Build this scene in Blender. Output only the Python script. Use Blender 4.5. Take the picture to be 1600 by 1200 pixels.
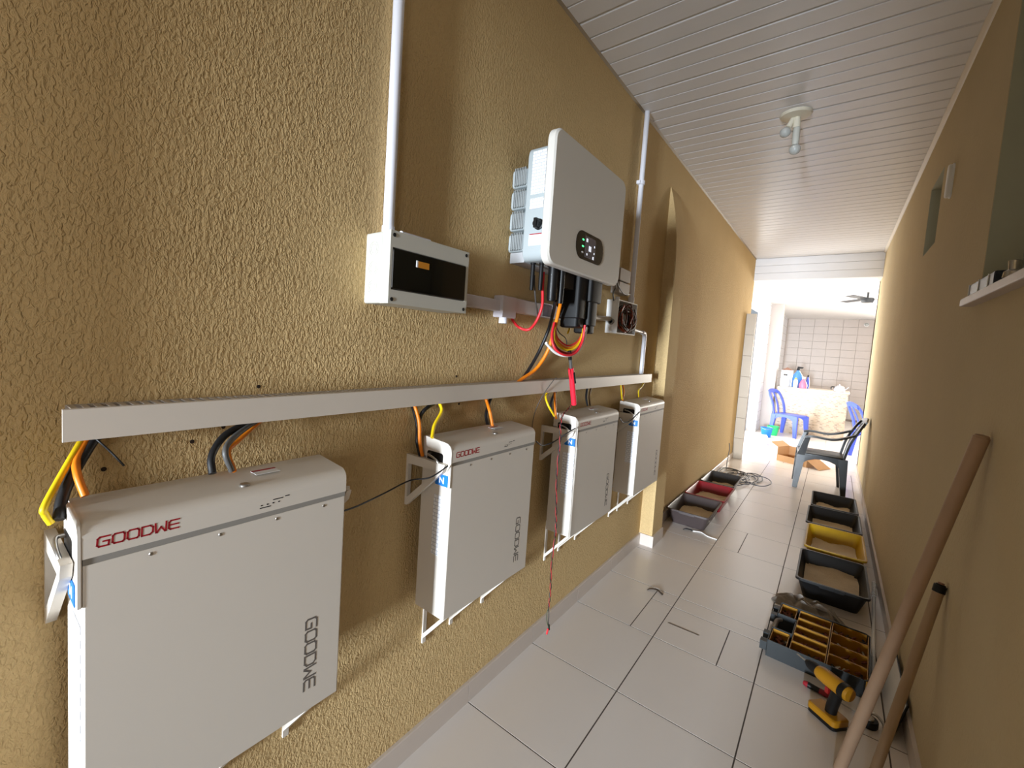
import bpy, bmesh, math, random
from mathutils import Matrix, Vector

random.seed(7)
for o in list(bpy.data.objects):
    bpy.data.objects.remove(o, do_unlink=True)
SC = bpy.context.scene
COL = SC.collection
PI = math.pi

# ------------------------------------------------------------------ camera
F_PX = 682.4
CX, CY = 742.15, 580.52
ROT = ((0.76886717, 0.63639907, 0.06196369),
       (0.09269747, -0.01505691, -0.99558047),
       (-0.63265351, 0.77121301, -0.07056934))      # rows: image right, image down, forward
CAM = Vector((0, 0, 1.5))
cd = bpy.data.cameras.new('camera')
cam = bpy.data.objects.new('camera', cd)
COL.objects.link(cam)
cd.sensor_fit = 'HORIZONTAL'
cd.sensor_width = 36
cd.lens = F_PX / 1600 * 36
cd.shift_x = (800 - CX) / 1600
cd.shift_y = -(600 - CY) / 1600
cd.clip_start = 0.02
r, d, f = (Vector(q) for q in ROT)
m3 = Matrix((r, -d, -f)).transposed()
cam.matrix_world = Matrix.Translation(CAM) @ m3.to_4x4()
SC.camera = cam

# ------------------------------------------------------------------ world, daylight, exposure
SC.view_settings.view_transform = 'Standard'
SC.view_settings.look = 'None'
SC.view_settings.exposure = 0.64
SC.view_settings.gamma = 1.0
SC.view_settings.use_curve_mapping = False
wd = bpy.data.worlds.new('world')
SC.world = wd
wd.use_nodes = True
bg = wd.node_tree.nodes['Background']
bg.inputs[0].default_value = (0.80, 0.90, 1.0, 1)
bg.inputs[1].default_value = 0.3


def area(name, loc, direction, sx, sy, power, color, spread=180):
    l = bpy.data.lights.new(name, 'AREA')
    l.spread = math.radians(spread)
    l.shape = 'RECTANGLE'
    l.size, l.size_y = sx, sy
    l.energy = power
    l.color = color
    o = bpy.data.objects.new(name, l)
    COL.objects.link(o)
    o.location = loc
    o.rotation_euler = Vector(direction).to_track_quat('-Z', 'Y').to_euler()
    return o


# daylight through the doorway at the near end of the corridor, behind the camera
area('daylight_doorway', (-0.10, -7.05, 1.10), (0, 1, -0.045), 0.44, 1.3, 60, (0.80, 0.90, 1.0), 36)
# unseen fill lamp added at an invented opening of the right wall
area('added_fill_corridor', (0.47, -1.55, 1.6), (-1, 0, 0), 1.4, 1.1, 11, (0.98, 0.98, 0.98))
# unseen lamp added at the kitchen's right to brighten the room
area('added_fill_kitchen_right', (2.85, 11.4, 1.5), (-1, 0, 0), 5.6, 2.1, 34, (0.97, 0.98, 1.0))
# daylight through the open side of the kitchen, left, just past the tiled pier
area('daylight_kitchen_side_door', (-1.34, 9.15, 1.25), (1, 0, 0), 2.7, 2.3, 78, (1.0, 0.98, 0.95))
area('added_fill_kitchen_rear', (1.9, 14.9, 1.5), (-0.25, -1, -0.02), 1.7, 2.0, 82, (1.0, 0.94, 0.84), 75)  # unseen lamp added behind the kitchen to brighten the corridor's far end

# ------------------------------------------------------------------ helpers
XL, XR, H = -1.057, 0.37, 2.975


def S(r, g, b, a=1.0):
    def c(u):
        u /= 255
        return u / 12.92 if u <= 0.04045 else ((u + 0.055) / 1.055) ** 2.4
    return (c(r), c(g), c(b), a)


def P(px, py, x):
    """point of the scene that stands at distance x from the left wall's axis, seen at a pixel"""
    u = ((px - CX) / F_PX, (py - CY) / F_PX, 1.0)
    dv = [sum(ROT[i][k] * u[i] for i in range(3)) for k in range(3)]
    t = (x - CAM[0]) / dv[0]
    return (CAM[0] + dv[0] * t, CAM[1] + dv[1] * t, CAM[2] + dv[2] * t)


MATS = {}


def mat(name, col, rough=0.5, metal=0.0, var=0.0, scale=20, bump=0.0, bscale=80, spec=0.5, emit=None, trans=0.0, coat=0.0):
    if name in MATS:
        return MATS[name]
    m = bpy.data.materials.new(name)
    m.use_nodes = True
    nt = m.node_tree
    b = nt.nodes['Principled BSDF']
    b.inputs['Base Color'].default_value = col
    b.inputs['Roughness'].default_value = rough
    b.inputs['Metallic'].default_value = metal
    b.inputs['Specular IOR Level'].default_value = spec
    if trans:
        b.inputs['Transmission Weight'].default_value = trans
    if coat:
        b.inputs['Coat Weight'].default_value = coat
    tc = nt.nodes.new('ShaderNodeTexCoord')
    if emit:
        b.inputs['Emission Color'].default_value = emit[0]
        b.inputs['Emission Strength'].default_value = emit[1]
    n = nt.nodes.new('ShaderNodeTexNoise')
    n.inputs['Scale'].default_value = scale
    n.inputs['Detail'].default_value = 5
    nt.links.new(tc.outputs['Object'], n.inputs['Vector'])
    mx = nt.nodes.new('ShaderNodeMix')
    mx.data_type = 'RGBA'
    k = var if var else 0.02
    mx.inputs[6].default_value = tuple(c * (1 - k) for c in col[:3]) + (1,)
    mx.inputs[7].default_value = tuple(min(1, c * (1 + k)) for c in col[:3]) + (1,)
    nt.links.new(n.outputs['Fac'], mx.inputs[0])
    nt.links.new(mx.outputs[2], b.inputs['Base Color'])
    if bump:
        n2 = nt.nodes.new('ShaderNodeTexNoise')
        n2.inputs['Scale'].default_value = bscale
        n2.inputs['Detail'].default_value = 3
        nt.links.new(tc.outputs['Object'], n2.inputs['Vector'])
        bp = nt.nodes.new('ShaderNodeBump')
        bp.inputs['Strength'].default_value = 1.0
        bp.inputs['Distance'].default_value = bump
        nt.links.new(n2.outputs['Fac'], bp.inputs['Height'])
        nt.links.new(bp.outputs['Normal'], b.inputs['Normal'])
    MATS[name] = m
    return m


def stucco(name, col, dist, scl):
    m = mat(name, col, rough=0.9, var=0.06, scale=3, spec=0.1)
    nt = m.node_tree
    b = nt.nodes['Principled BSDF']
    tc = nt.nodes.new('ShaderNodeTexCoord')
    mp = nt.nodes.new('ShaderNodeMapping')
    mp.inputs['Rotation'].default_value = (math.radians(20), 0, 0)
    mp.inputs['Scale'].default_value = (1, 1.25, 0.72)
    nt.links.new(tc.outputs['Object'], mp.inputs['Vector'])
    n1 = nt.nodes.new('ShaderNodeTexNoise')
    n1.inputs['Scale'].default_value = scl
    n1.inputs['Detail'].default_value = 2.5
    n1.inputs['Distortion'].default_value = 0.7
    nt.links.new(mp.outputs['Vector'], n1.inputs['Vector'])
    n2 = nt.nodes.new('ShaderNodeTexVoronoi')
    n2.feature = 'SMOOTH_F1'
    n2.inputs['Scale'].default_value = scl * 0.9
    nt.links.new(mp.outputs['Vector'], n2.inputs['Vector'])
    rp = nt.nodes.new('ShaderNodeMapRange')
    rp.inputs['From Min'].default_value = 0.38
    rp.inputs['From Max'].default_value = 0.66
    nt.links.new(n1.outputs['Fac'], rp.inputs['Value'])
    sb = nt.nodes.new('ShaderNodeMath')
    sb.operation = 'MULTIPLY_ADD'
    sb.inputs[1].default_value = -0.5
    nt.links.new(n2.outputs['Distance'], sb.inputs[0])
    nt.links.new(rp.outputs['Result'], sb.inputs[2])
    bp = nt.nodes.new('ShaderNodeBump')
    bp.inputs['Strength'].default_value = 1.0
    bp.inputs['Distance'].default_value = dist
    nt.links.new(sb.outputs[0], bp.inputs['Height'])
    nt.links.new(bp.outputs['Normal'], b.inputs['Normal'])
    return m


def brick_mat(name, c1, c2, mortar, scale, bw, rh, msize, rough=0.3, offset=0.5, axes='yz', bias=0.0):
    m = bpy.data.materials.new(name)
    m.use_nodes = True
    nt = m.node_tree
    b = nt.nodes['Principled BSDF']
    b.inputs['Roughness'].default_value = rough
    tc = nt.nodes.new('ShaderNodeTexCoord')
    sp = nt.nodes.new('ShaderNodeSeparateXYZ')
    cb = nt.nodes.new('ShaderNodeCombineXYZ')
    nt.links.new(tc.outputs['Object'], sp.inputs[0])
    for i, a in enumerate(axes):
        nt.links.new(sp.outputs['xyz'.index(a)], cb.inputs[i])
    br = nt.nodes.new('ShaderNodeTexBrick')
    br.offset = offset
    br.inputs['Color1'].default_value = c1
    br.inputs['Color2'].default_value = c2
    br.inputs['Mortar'].default_value = mortar
    br.inputs['Scale'].default_value = scale
    br.inputs['Brick Width'].default_value = bw
    br.inputs['Row Height'].default_value = rh
    br.inputs['Mortar Size'].default_value = msize
    br.inputs['Bias'].default_value = bias
    nt.links.new(cb.outputs[0], br.inputs['Vector'])
    nt.links.new(br.outputs['Color'], b.inputs['Base Color'])
    MATS[name] = m
    return m


def rrect(a0, a1, b0, b1, r, n=5):
    pts = []
    for (ca, cb, s) in ((a1 - r, b0 + r, -0.5), (a1 - r, b1 - r, 0), (a0 + r, b1 - r, 0.5), (a0 + r, b0 + r, 1)):
        for i in range(n + 1):
            t = (s + 0.5 * i / n) * PI
            pts.append((ca + r * math.cos(t), cb + r * math.sin(t)))
    return pts


def smooth_path(pts, sub=6):
    pts = [Vector(p) for p in pts]
    if len(pts) < 3:
        return pts
    q = [pts[0] * 2 - pts[1]] + pts + [pts[-1] * 2 - pts[-2]]
    out = []
    for i in range(1, len(q) - 2):
        p0, p1, p2, p3 = q[i - 1:i + 3]
        for k in range(sub):
            t = k / sub
            out.append(0.5 * ((2 * p1) + (p2 - p0) * t + (2 * p0 - 5 * p1 + 4 * p2 - p3) * t * t + (3 * p1 - p0 - 3 * p2 + p3) * t ** 3))
    out.append(pts[-1])
    return out


class MB:
    def __init__(self):
        self.v, self.f = [], []

    def _add(self, vs, fs):
        b = len(self.v)
        self.v += [tuple(v) for v in vs]
        self.f += [tuple(i + b for i in g) for g in fs]
        return self

    def box(self, x0, x1, y0, y1, z0, z1):
        return self._add([(x0, y0, z0), (x1, y0, z0), (x1, y1, z0), (x0, y1, z0), (x0, y0, z1), (x1, y0, z1), (x1, y1, z1), (x0, y1, z1)],
                         [(0, 3, 2, 1), (4, 5, 6, 7), (0, 1, 5, 4), (1, 2, 6, 5), (2, 3, 7, 6), (3, 0, 4, 7)])

    def prism(self, poly, axis, a, b, bev=0.0, bevb=None):
        """polygon extruded along an axis; bev insets the two end outlines"""
        n = len(poly)
        ca = sum(p[0] for p in poly) / n
        cb = sum(p[1] for p in poly) / n
        ra = max(abs(p[0] - ca) for p in poly)
        rb = max(abs(p[1] - cb) for p in poly)

        def pt(p, t, ins):
            u = ca + (p[0] - ca) * (1 - ins / ra)
            w = cb + (p[1] - cb) * (1 - ins / rb)
            return {'x': (t, u, w), 'y': (u, t, w), 'z': (u, w, t)}[axis]
        s = 1 if b > a else -1
        bb = bev if bevb is None else bevb
        rings = []
        if bev:
            rings.append((a, bev))
            rings.append((a + s * bev, 0))
        else:
            rings.append((a, 0))
        if bb:
            rings.append((b - s * bb, 0))
            rings.append((b, bb))
        else:
            rings.append((b, 0))
        vs = [pt(p, t, i) for t, i in rings for p in poly]
        fs = [tuple(range(n)), tuple(range(n * (len(rings) - 1), n * len(rings)))]
        for k in range(len(rings) - 1):
            for i in range(n):
                j = (i + 1) % n
                fs.append((k * n + i, k * n + j, (k + 1) * n + j, (k + 1) * n + i))
        return self._add(vs, fs)

    def tube(self, pts, r, n=8, r2=None):
        pts = [Vector(p) for p in pts]
        m = len(pts)
        up = Vector((0.31, 0.17, 0.93))
        vs = []
        T0 = None
        for i, p in enumerate(pts):
            t = (pts[min(i + 1, m - 1)] - pts[max(i - 1, 0)]).normalized()
            if T0 is None:
                u = t.cross(up)
                if u.length < 0.1:
                    u = t.cross(Vector((1, 0, 0)))
                u.normalize()
            else:
                u = (u - t * u.dot(t)).normalized()
            T0 = t
            w = t.cross(u)
            rr = r if r2 is None else r + (r2 - r) * i / (m - 1)
            for k in range(n):
                a = 2 * PI * k / n
                vs.append(p + (u * math.cos(a) + w * math.sin(a)) * rr)
        fs = [tuple(range(n)), tuple(range(n * (m - 1), n * m))]
        for i in range(m - 1):
            for k in range(n):
                j = (k + 1) % n
                fs.append((i * n + k, i * n + j, (i + 1) * n + j, (i + 1) * n + k))
        return self._add(vs, fs)

    def cyl(self, p0, p1, r, n=16, r2=None):
        return self.tube([p0, p1], r, n, r2)

    def lathe(self, prof, c=(0, 0, 0), n=20, axis='z'):
        vs, fs = [], []
        for (r, z) in prof:
            for k in range(n):
                a = 2 * PI * k / n
                q = (max(r, 1e-4) * math.cos(a), max(r, 1e-4) * math.sin(a), z)
                if axis == 'x':
                    q = (q[2], q[0], q[1])
                elif axis == 'y':
                    q = (q[0], q[2], q[1])
                vs.append((c[0] + q[0], c[1] + q[1], c[2] + q[2]))
        m = len(prof)
        fs = [tuple(range(n)), tuple(range(n * (m - 1), n * m))]
        for i in range(m - 1):
            for k in range(n):
                j = (k + 1) % n
                fs.append((i * n + k, i * n + j, (i + 1) * n + j, (i + 1) * n + k))
        return self._add(vs, fs)

    def frus(self, p0, s0, p1, s1):
        """tapered bar between two horizontal rectangles"""
        vs = []
        for p, s in ((p0, s0), (p1, s1)):
            for a, b in ((-1, -1), (1, -1), (1, 1), (-1, 1)):
                vs.append((p[0] + a * s[0] / 2, p[1] + b * s[1] / 2, p[2]))
        return self._add(vs, [(0, 3, 2, 1), (4, 5, 6, 7), (0, 1, 5, 4), (1, 2, 6, 5), (2, 3, 7, 6), (3, 0, 4, 7)])

    def ribbon(self, pts, w, t, wd=(0, 1, 0), bow=0.0):
        """flat band of width w and thickness t swept along a path"""
        pts = [Vector(p) for p in pts]
        wd = Vector(wd).normalized()
        m = len(pts)
        vs, fs = [], []
        for i, p in enumerate(pts):
            tg = (pts[min(i + 1, m - 1)] - pts[max(i - 1, 0)]).normalized()
            nn = tg.cross(wd).normalized()
            for a, b in ((-1, -1), (1, -1), (1, 1), (-1, 1)):
                vs.append(p + wd * (a * w / 2) + nn * (b * t / 2))
        fs = [(0, 1, 2, 3), tuple(range(4 * (m - 1), 4 * m))]
        for i in range(m - 1):
            for k in range(4):
                j = (k + 1) % 4
                fs.append((i * 4 + k, i * 4 + j, (i + 1) * 4 + j, (i + 1) * 4 + k))
        return self._add(vs, fs)

    def strokes(self, lines, o, u, v, n, w, th):
        """flat printed strokes: polylines in (u,v) plane, each segment a thin raised bar"""
        o, u, v, n = Vector(o), Vector(u), Vector(v), Vector(n).normalized()
        for L in lines:
            for (a, b) in zip(L[:-1], L[1:]):
                p, q = o + u * a[0] + v * a[1], o + u * b[0] + v * b[1]
                t = (q - p).normalized()
                s = n.cross(t).normalized()
                p, q = p - t * w / 2, q + t * w / 2
                self._add([p - s * w / 2, q - s * w / 2, q + s * w / 2, p + s * w / 2,
                           p - s * w / 2 + n * th, q - s * w / 2 + n * th, q + s * w / 2 + n * th, p + s * w / 2 + n * th],
                          [(0, 3, 2, 1), (4, 5, 6, 7), (0, 1, 5, 4), (1, 2, 6, 5), (2, 3, 7, 6), (3, 0, 4, 7)])
        return self

    def mesh(self, name, m, smooth=False):
        me = bpy.data.meshes.new(name)
        me.from_pydata(self.v, [], self.f)
        bm = bmesh.new()
        bm.from_mesh(me)
        bmesh.ops.recalc_face_normals(bm, faces=bm.faces)
        bm.to_mesh(me)
        bm.free()
        me.materials.append(m)
        if smooth:
            me.shade_smooth()
            me.set_sharp_from_angle(angle=math.radians(38 if smooth is True else smooth))
        return me

    def build(self, name, m, parent=None, smooth=False, label=None):
        o = bpy.data.objects.new(name, self.mesh(name, m, smooth))
        COL.objects.link(o)
        if parent is not None:
            o.parent = parent
        if label:
            o['label'] = label
        return o


def link(name, me, parent, loc=(0, 0, 0)):
    o = bpy.data.objects.new(name, me)
    COL.objects.link(o)
    o.parent = parent
    o.location = loc
    return o


def tag(o, label, cat, group=None, kind=None):
    o['label'] = label
    o['category'] = cat
    if group:
        o['group'] = group
    if kind:
        o['kind'] = kind
    return o


def thing(name, label, cat, loc=(0, 0, 0), rz=0.0, group=None):
    o = bpy.data.objects.new(name, None)
    COL.objects.link(o)
    o.empty_display_size = 0.05
    o.location = loc
    o.rotation_euler = (0, 0, rz)
    return tag(o, label, cat, group)


def struct(o, label=None):
    o['kind'] = 'structure'
    if label:
        o['label'] = label
    return o


def copy_tree(o, parent=None):
    c = o.copy()
    COL.objects.link(c)
    c.parent = parent
    for ch in list(o.children):
        copy_tree(ch, c)
    return c


GLYPH = {
    'G': [[(1, .95), (.22, .95), (.05, .8), (.0, .2), (.15, .05), (.9, .05), (.95, .5), (.5, .5)]],
    'O': [[(.2, .95), (.85, .95), (1, .8), (.97, .2), (.8, .05), (.15, .05), (0, .2), (.03, .8), (.2, .95)]],
    'D': [[(0, .05), (.03, .95), (.75, .95), (1, .75), (.97, .25), (.7, .05), (0, .05)]],
    'W': [[(0, .98), (.04, .05), (.12, .05), (.5, .55), (.88, .05), (.96, .05), (1, .98)]],
    'E': [[(1, .95), (.2, .95), (.05, .8), (.0, .2), (.15, .05), (.95, .05)], [(.03, .5), (.9, .5)]],
    'N': [[(0, 0), (0, 1), (1, 0), (1, 1)]],
}


def word(mb, s, o, u, v, n, h, cw, gap, sw, th):
    o, u, v = Vector(o), Vector(u).normalized(), Vector(v).normalized()
    for i, ch in enumerate(s):
        mb.strokes(GLYPH[ch], o + u * (i * (cw + gap)), u * cw, v * h, n, sw, th)
    return mb


# ------------------------------------------------------------------ materials
M_WALL = stucco('tan_stucco', S(207, 178, 129), 0.0024, 115)
M_WALLR = stucco('tan_plaster', S(200, 182, 146), 0.0010, 60)
M_CREAM = mat('cream_plaster', S(226, 214, 180), 0.7, var=0.04, scale=8, bump=0.001, bscale=60)
M_PVC = mat('ceiling_pvc', S(236, 236, 239), 0.32, var=0.02, scale=4)
M_TILE = mat('floor_tile_beige', S(228, 220, 213), 0.24, var=0.035, scale=2.5, bump=0.0002, bscale=300)
M_GROUT = mat('grout', S(78, 68, 60), 0.9, var=0.1, scale=30)
M_BASE = mat('baseboard_tile', S(208, 196, 186), 0.35, var=0.03, scale=3)
M_WHITE = mat('white_paint', S(235, 233, 230), 0.55, var=0.02, scale=5)
M_GREYGREEN = mat('unpainted_render', S(186, 186, 166), 0.85, var=0.08, scale=9)
M_KTILE = mat('kitchen_wall_tile', S(196, 184, 175), 0.38, var=0.03, scale=3)
M_KGROUT = mat('kitchen_grout', S(140, 128, 120), 0.8)
M_KFLOOR = brick_mat('kitchen_floor', S(224, 214, 205), S(226, 217, 208), S(180, 168, 158), 1, 0.45, 0.5, 0.006, 0.3, 0.0, 'xy')
M_KWALL = brick_mat('kitchen_side_tile', S(238, 236, 236), S(236, 234, 234), S(205, 200, 198), 1, 0.3, 0.2, 0.006, 0.25, 0.0, 'yz')
M_GLASS = mat('frosted_glass', S(180, 186, 170), 0.35, var=0.05, scale=14, spec=0.6)
M_ALU = mat('aluminium', S(190, 190, 190), 0.35, metal=0.9)

# ------------------------------------------------------------------ floor
YT0, DY = 1.862, 0.4985
cols = [XL, -0.608, -0.153, 0.302, XR]
floor = MB()
floor.box(XL - 0.15, XR + 0.15, 0.36, 7.75, -0.12, -0.0006)
floor.box(XL - 0.15, XR + 0.15, -7.2, 0.36, -0.12, 0.0)
floor = struct(floor.build('floor', M_GROUT))
g = 0.0026
cache = {}


def floor_tile(x0, x1, y0, y1):
    key = (round(x1 - x0, 4), round(y1 - y0, 4))
    if key not in cache:
        w, h = key
        cache[key] = MB().prism([(g, g), (w - g, g), (w - g, h - g), (g, h - g)], 'z', -0.008, 0.0).mesh('floor_tile', M_TILE)
    link('floor_tile', cache[key], floor, (x0, y0, 0))


for k in range(-3, 12):
    y0 = YT0 + DY * k
    y1 = min(y0 + DY, 7.75)
    for i in range(4):
        x0, x1 = cols[i], cols[i + 1]
        if k == 1 and i == 1:           # cut pieces around an inspection cover
            floor_tile(x0, -0.31, y0, 2.725)
            floor_tile(-0.31, x1, y0, 2.725)
            floor_tile(x0, x1, 2.725, y1)
        elif k == 1 and i == 0:
            floor_tile(x0, -0.73, y0, y1)
            floor_tile(-0.73, x1, y0, 2.722)
            floor_tile(-0.73, x1, 2.722, y1)
        elif k == 4 and i == 1:
            floor_tile(x0, -0.442, y0, y1)
            floor_tile(-0.442, x1, y0, y1)
        elif k == 3 and i == 0:
            floor_tile(x0, x1, y0, y1)
        else:
            floor_tile(x0, x1, y0, y1)
kf = MB()
kf.box(-1.3, 3.0, 7.75, 15.2, -0.12, 0.0)
struct(kf.build('floor_kitchen', M_KFLOOR))

# ------------------------------------------------------------------ ceiling of PVC boards
ce = MB()
ce.box(XL - 0.15, XR + 0.15, 1.2, 7.80, H + 0.012, H + 0.10)
ce.box(XL - 0.15, XR + 0.15, -7.2, 1.2, H, H + 0.10)
ceiling = struct(ce.build('ceiling', M_PVC))
DB = 0.1165


def board_mesh(big):
    b1 = 0.016 if big else 0.007
    b2 = 0.004
    prof = [(0.001, H + 0.014), (0.001, H + 0.010), (b1, H), (DB - b2, H), (DB - 0.001, H + 0.005), (DB - 0.001, H + 0.014)]
    return MB().prism(prof, 'x', XL, XR).mesh('ceiling_board', M_PVC)


bA, bB = board_mesh(True), board_mesh(False)
y = 2.337 - DB * 9
k = 1
while y < 7.74:
    link('ceiling_board', bA if k % 2 == 0 else bB, ceiling, (0, y, 0))
    y += DB
    k += 1
struct(MB().box(-1.3, 3.0, 7.80, 15.2, 2.65, 2.80).build('ceiling_kitchen', M_WHITE))

# header: the ceiling steps down to the kitchen in three boards
hd = MB()
hd.box(XL, XR, 7.765, 7.82, 2.652, H + 0.01)
hdr = struct(hd.build('wall_header', M_PVC))
hz = (H - 2.652) / 3
hb = MB().prism([(7.75, 0.004), (7.75, hz - 0.004), (7.756, hz - 0.0005), (7.768, hz - 0.0005), (7.768, 0.0005), (7.756, 0.0005)], 'x', XL, XR).mesh('header_board', M_PVC)
for i in range(3):
    link('header_board', hb, hdr, (0, 0, 2.652 + hz * i))

# ------------------------------------------------------------------ walls
wl = MB()
wl.box(XL - 0.15, XL, -7.2, 7.50, -0.1, H + 0.05)
wl.box(XL - 0.15, XL, 7.50, 7.80, 2.14, H + 0.05)
wall_left = struct(wl.build('wall_left', M_WALL))
hole = MB().lathe([(0.0045, 0), (0.0045, 0.0008), (0.003, 0.001)], n=10, axis='x').mesh('screw_hole', mat('hole_dark', S(45, 32, 22), 0.9))
for (px, py) in ((404, 604), (349, 667), (162, 733), (717, 631), (713, 588), (300, 690)):
    link('screw_hole', hole, wall_left, P(px, py, XL))

wr = MB()
# openings of the right wall as (y0, y1, z0, z1); everything else is solid
OPEN = [(-2.3, -0.8, 1.0, 2.2), (1.45, 2.33, 1.765, 2.80), (3.58, 4.03, 2.215, 2.64)]  # the first is unseen, added for the corridor fill lamp
ycur = -7.2
for (a, b, c, e) in OPEN:
    wr.box(XR, XR + 0.15, ycur, a, -0.1, H + 0.05)
    wr.box(XR, XR + 0.15, a, b, -0.1, c)
    wr.box(XR, XR + 0.15, a, b, e, H + 0.05)
    ycur = b
wr.box(XR, XR + 0.15, ycur, 8.25, -0.1, H + 0.05)
struct(wr.build('wall_right', M_WALLR))

# pilaster on the left wall, with a sloping rounded head
pl = []
for z, dpt in ((0, 0.098), (1.3, 0.088), (2.15, 0.086), (2.35, 0.074), (2.52, 0.050), (2.64, 0.026), (2.72, 0.004)):
    pl.append((XL + dpt, z))
pb = MB().prism([(XL - 0.01, 0)] + pl + [(XL - 0.01, 2.735)], 'y', 3.435, 3.68)
struct(pb.build('wall_pilaster', M_WALL, smooth=True), 'plaster pilaster with sloping head')
# unseen pilaster-like block added to shade the near stretch of this wall
struct(MB().prism([(XL - 0.01, 0), (XL + 0.12, 0), (XL + 0.11, H), (XL - 0.01, H)], 'y', -0.75, -0.5).build('wall_pilaster', M_WALL), 'unseen block added behind the camera to shade the left wall')

# baseboards
bl = struct(MB().box(XL, XL + 0.008, 0.36, 7.45, 0.0, 0.083).build('baseboard_left', M_GROUT))
for k in range(-3, 12):
    y0 = YT0 + DY * k
    y1 = min(y0 + DY, 7.45)
    if y0 < 3.43 < y1 + 0.2 and y1 > 3.435:
        y1 = min(y1, 3.435)
    if y1 - y0 > 0.02:
        b = MB().prism([(XL, 0), (XL + 0.013, 0), (XL + 0.013, 0.082), (XL + 0.010, 0.086), (XL, 0.086)], 'y', y0 + 0.001, y1 - 0.001)
        b.build('baseboard_tile', M_BASE, bl)
b = MB()
b.box(XL, XL + 0.110, 3.424, 3.435, 0.0, 0.088)
b.build('baseboard_tile', M_BASE, bl)
MB().box(XL + 0.098, XL + 0.110, 3.435, 3.68, 0, 0.088).build('baseboard_tile', M_BASE, bl)
br = struct(MB().box(XR - 0.008, XR, 0.36, 8.25, 0.0, 0.083).build('baseboard_right', M_GROUT))
for k in range(-3, 13):
    y0 = YT0 + 0.2 + DY * k
    y1 = min(y0 + DY, 8.25)
    MB().box(XR - 0.013, XR, y0 + 0.001, y1 - 0.001, 0, 0.085).build('baseboard_tile', M_BASE, br)
# ceiling trims
struct(MB().prism([(XL, H), (XL + 0.010, H), (XL, H - 0.010)], 'y', -7, 7.75).build('trim_1', mat('trim_tan', S(150, 132, 104), 0.6)))
struct(MB().prism([(XR, H), (XR - 0.020, H), (XR - 0.018, H - 0.006), (XR - 0.006, H - 0.018), (XR, H - 0.020)], 'y', -7, 7.75).build('trim_2', mat('trim_cream', S(226, 216, 200), 0.5)))

# unseen opening added for the fill lamp, window with sill, small high window
for n, (a, b, c, e) in enumerate(OPEN):
    w = thing('window_%d' % (n + 1), 'x', 'x')
    del w['category']
    del w['label']
    struct(w)
    if n:
        MB().box(XR + 0.10, XR + 0.106, a, b, c, e).build('pane', M_GLASS, w)
        rv = MB()
        t = 0.004
        rv.box(XR + 0.001, XR + 0.15, b - t, b, c, e)
        rv.box(XR + 0.001, XR + 0.15, a, a + t, c, e)
        rv.box(XR + 0.001, XR + 0.15, a + t, b - t, e - t, e)
        rv.box(XR + 0.001, XR + 0.15, a + t, b - t, c, c + t)
        rv.build('reveal', M_GREYGREEN, w)
        fr = MB()
        for (q0, q1, q2, q3) in ((a + t, a + .03, c + t, e - t), (b - .03, b - t, c + t, e - t), (a + .03, b - .03, c + t, c + .03), (a + .03, b - .03, e - .03, e - t)):
            fr.box(XR + 0.085, XR + 0.115, q0, q1, q2, q3)
        fr.build('window_frame', M_ALU, w)
    if n == 1:
        MB().prism(rrect(XR - 0.035, XR + 0.10, 1.737, 1.7645, 0.004, 2), 'y', 1.42, 2.405).build('window_sill', mat('sill_stone', S(188, 172, 160), 0.4, var=0.1, scale=40), w)

# rear wall with the doorway that lets in the daylight
rw = MB()
rw.box(XL, -0.32, -7.2, -7.08, 0, H)
rw.box(0.12, XR, -7.2, -7.08, 0, H)
rw.box(-0.32, 0.12, -7.2, -7.08, 1.75, H)
rw.box(-0.32, 0.12, -7.2, -7.08, 0, 0.45)
struct(rw.build('wall_rear', M_WALLR))

# unseen partition added behind the camera to shade the corridor's right side
pt_ = MB()
pt_.box(-0.06, XR, -3.1, -3.0, 0, H)
pt_.box(XL, -0.95, -3.1, -3.0, 0, H)
pt_.box(-0.95, -0.06, -3.1, -3.0, 2.15, H)
struct(pt_.build('wall_light_blocker', M_WALLR))

# tiled pier at the end of the left wall
pr = struct(MB().box(XL, -0.936, 7.43, 7.50, 0, 2.135).build('wall_pier', M_KGROUT))
for i in range(7):
    z0 = 0.0 + 0.305 * i
    MB().prism([(-1.053, z0 + .002), (-0.936, z0 + .002), (-0.936, z0 + .303), (-1.053, z0 + .303)], 'y', 7.422, 7.432, .001, 0).build('wall_tile', mat('pier_tile', S(186, 171, 150), 0.35, var=0.06, scale=5), pr)

# kitchen walls
struct(MB().box(-1.30, -1.13, 7.50, 7.78, 0, 2.66).box(-1.30, -1.13, 10.5, 15.2, 0, 2.66).box(-1.30, -1.13, 7.78, 10.5, 2.42, 2.66).build('wall_kitchen_left', M_KWALL))
struct(MB().box(-1.13, -0.93, 11.04, 11.36, 0, 2.65).build('wall_kitchen_pier', M_KTILE))
kb = struct(MB().box(-1.30, 1.0, 15.0, 15.2, 0, 2.66).box(1.0, 2.8, 15.0, 15.2, 0, 0.45).box(1.0, 2.8, 15.0, 15.2, 2.55, 2.66).box(2.8, 3.0, 15.0, 15.2, 0, 2.66).build('wall_kitchen_back', M_KGROUT))  # unseen gap on the right added for the rear fill lamp
kt = MB().prism([(.002, .002), (.298, .002), (.298, .198), (.002, .198)], 'y', -0.010, 0.0, .0015, 0).mesh('wall_tile', M_KTILE)
for i in range(7):
    for j in range(13):
        link('wall_tile', kt, kb, (-1.13 + 0.3 * i, 15.0, 0.05 + 0.2 * j))
struct(MB().box(0.37, 3.0, 8.10, 8.25, 0, 2.66).build('wall_kitchen_front', M_WHITE))
kr = MB()  # unseen opening added to let light into the kitchen
kr.box(2.9, 3.0, 8.25, 15.0, 0, 0.4)
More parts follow.
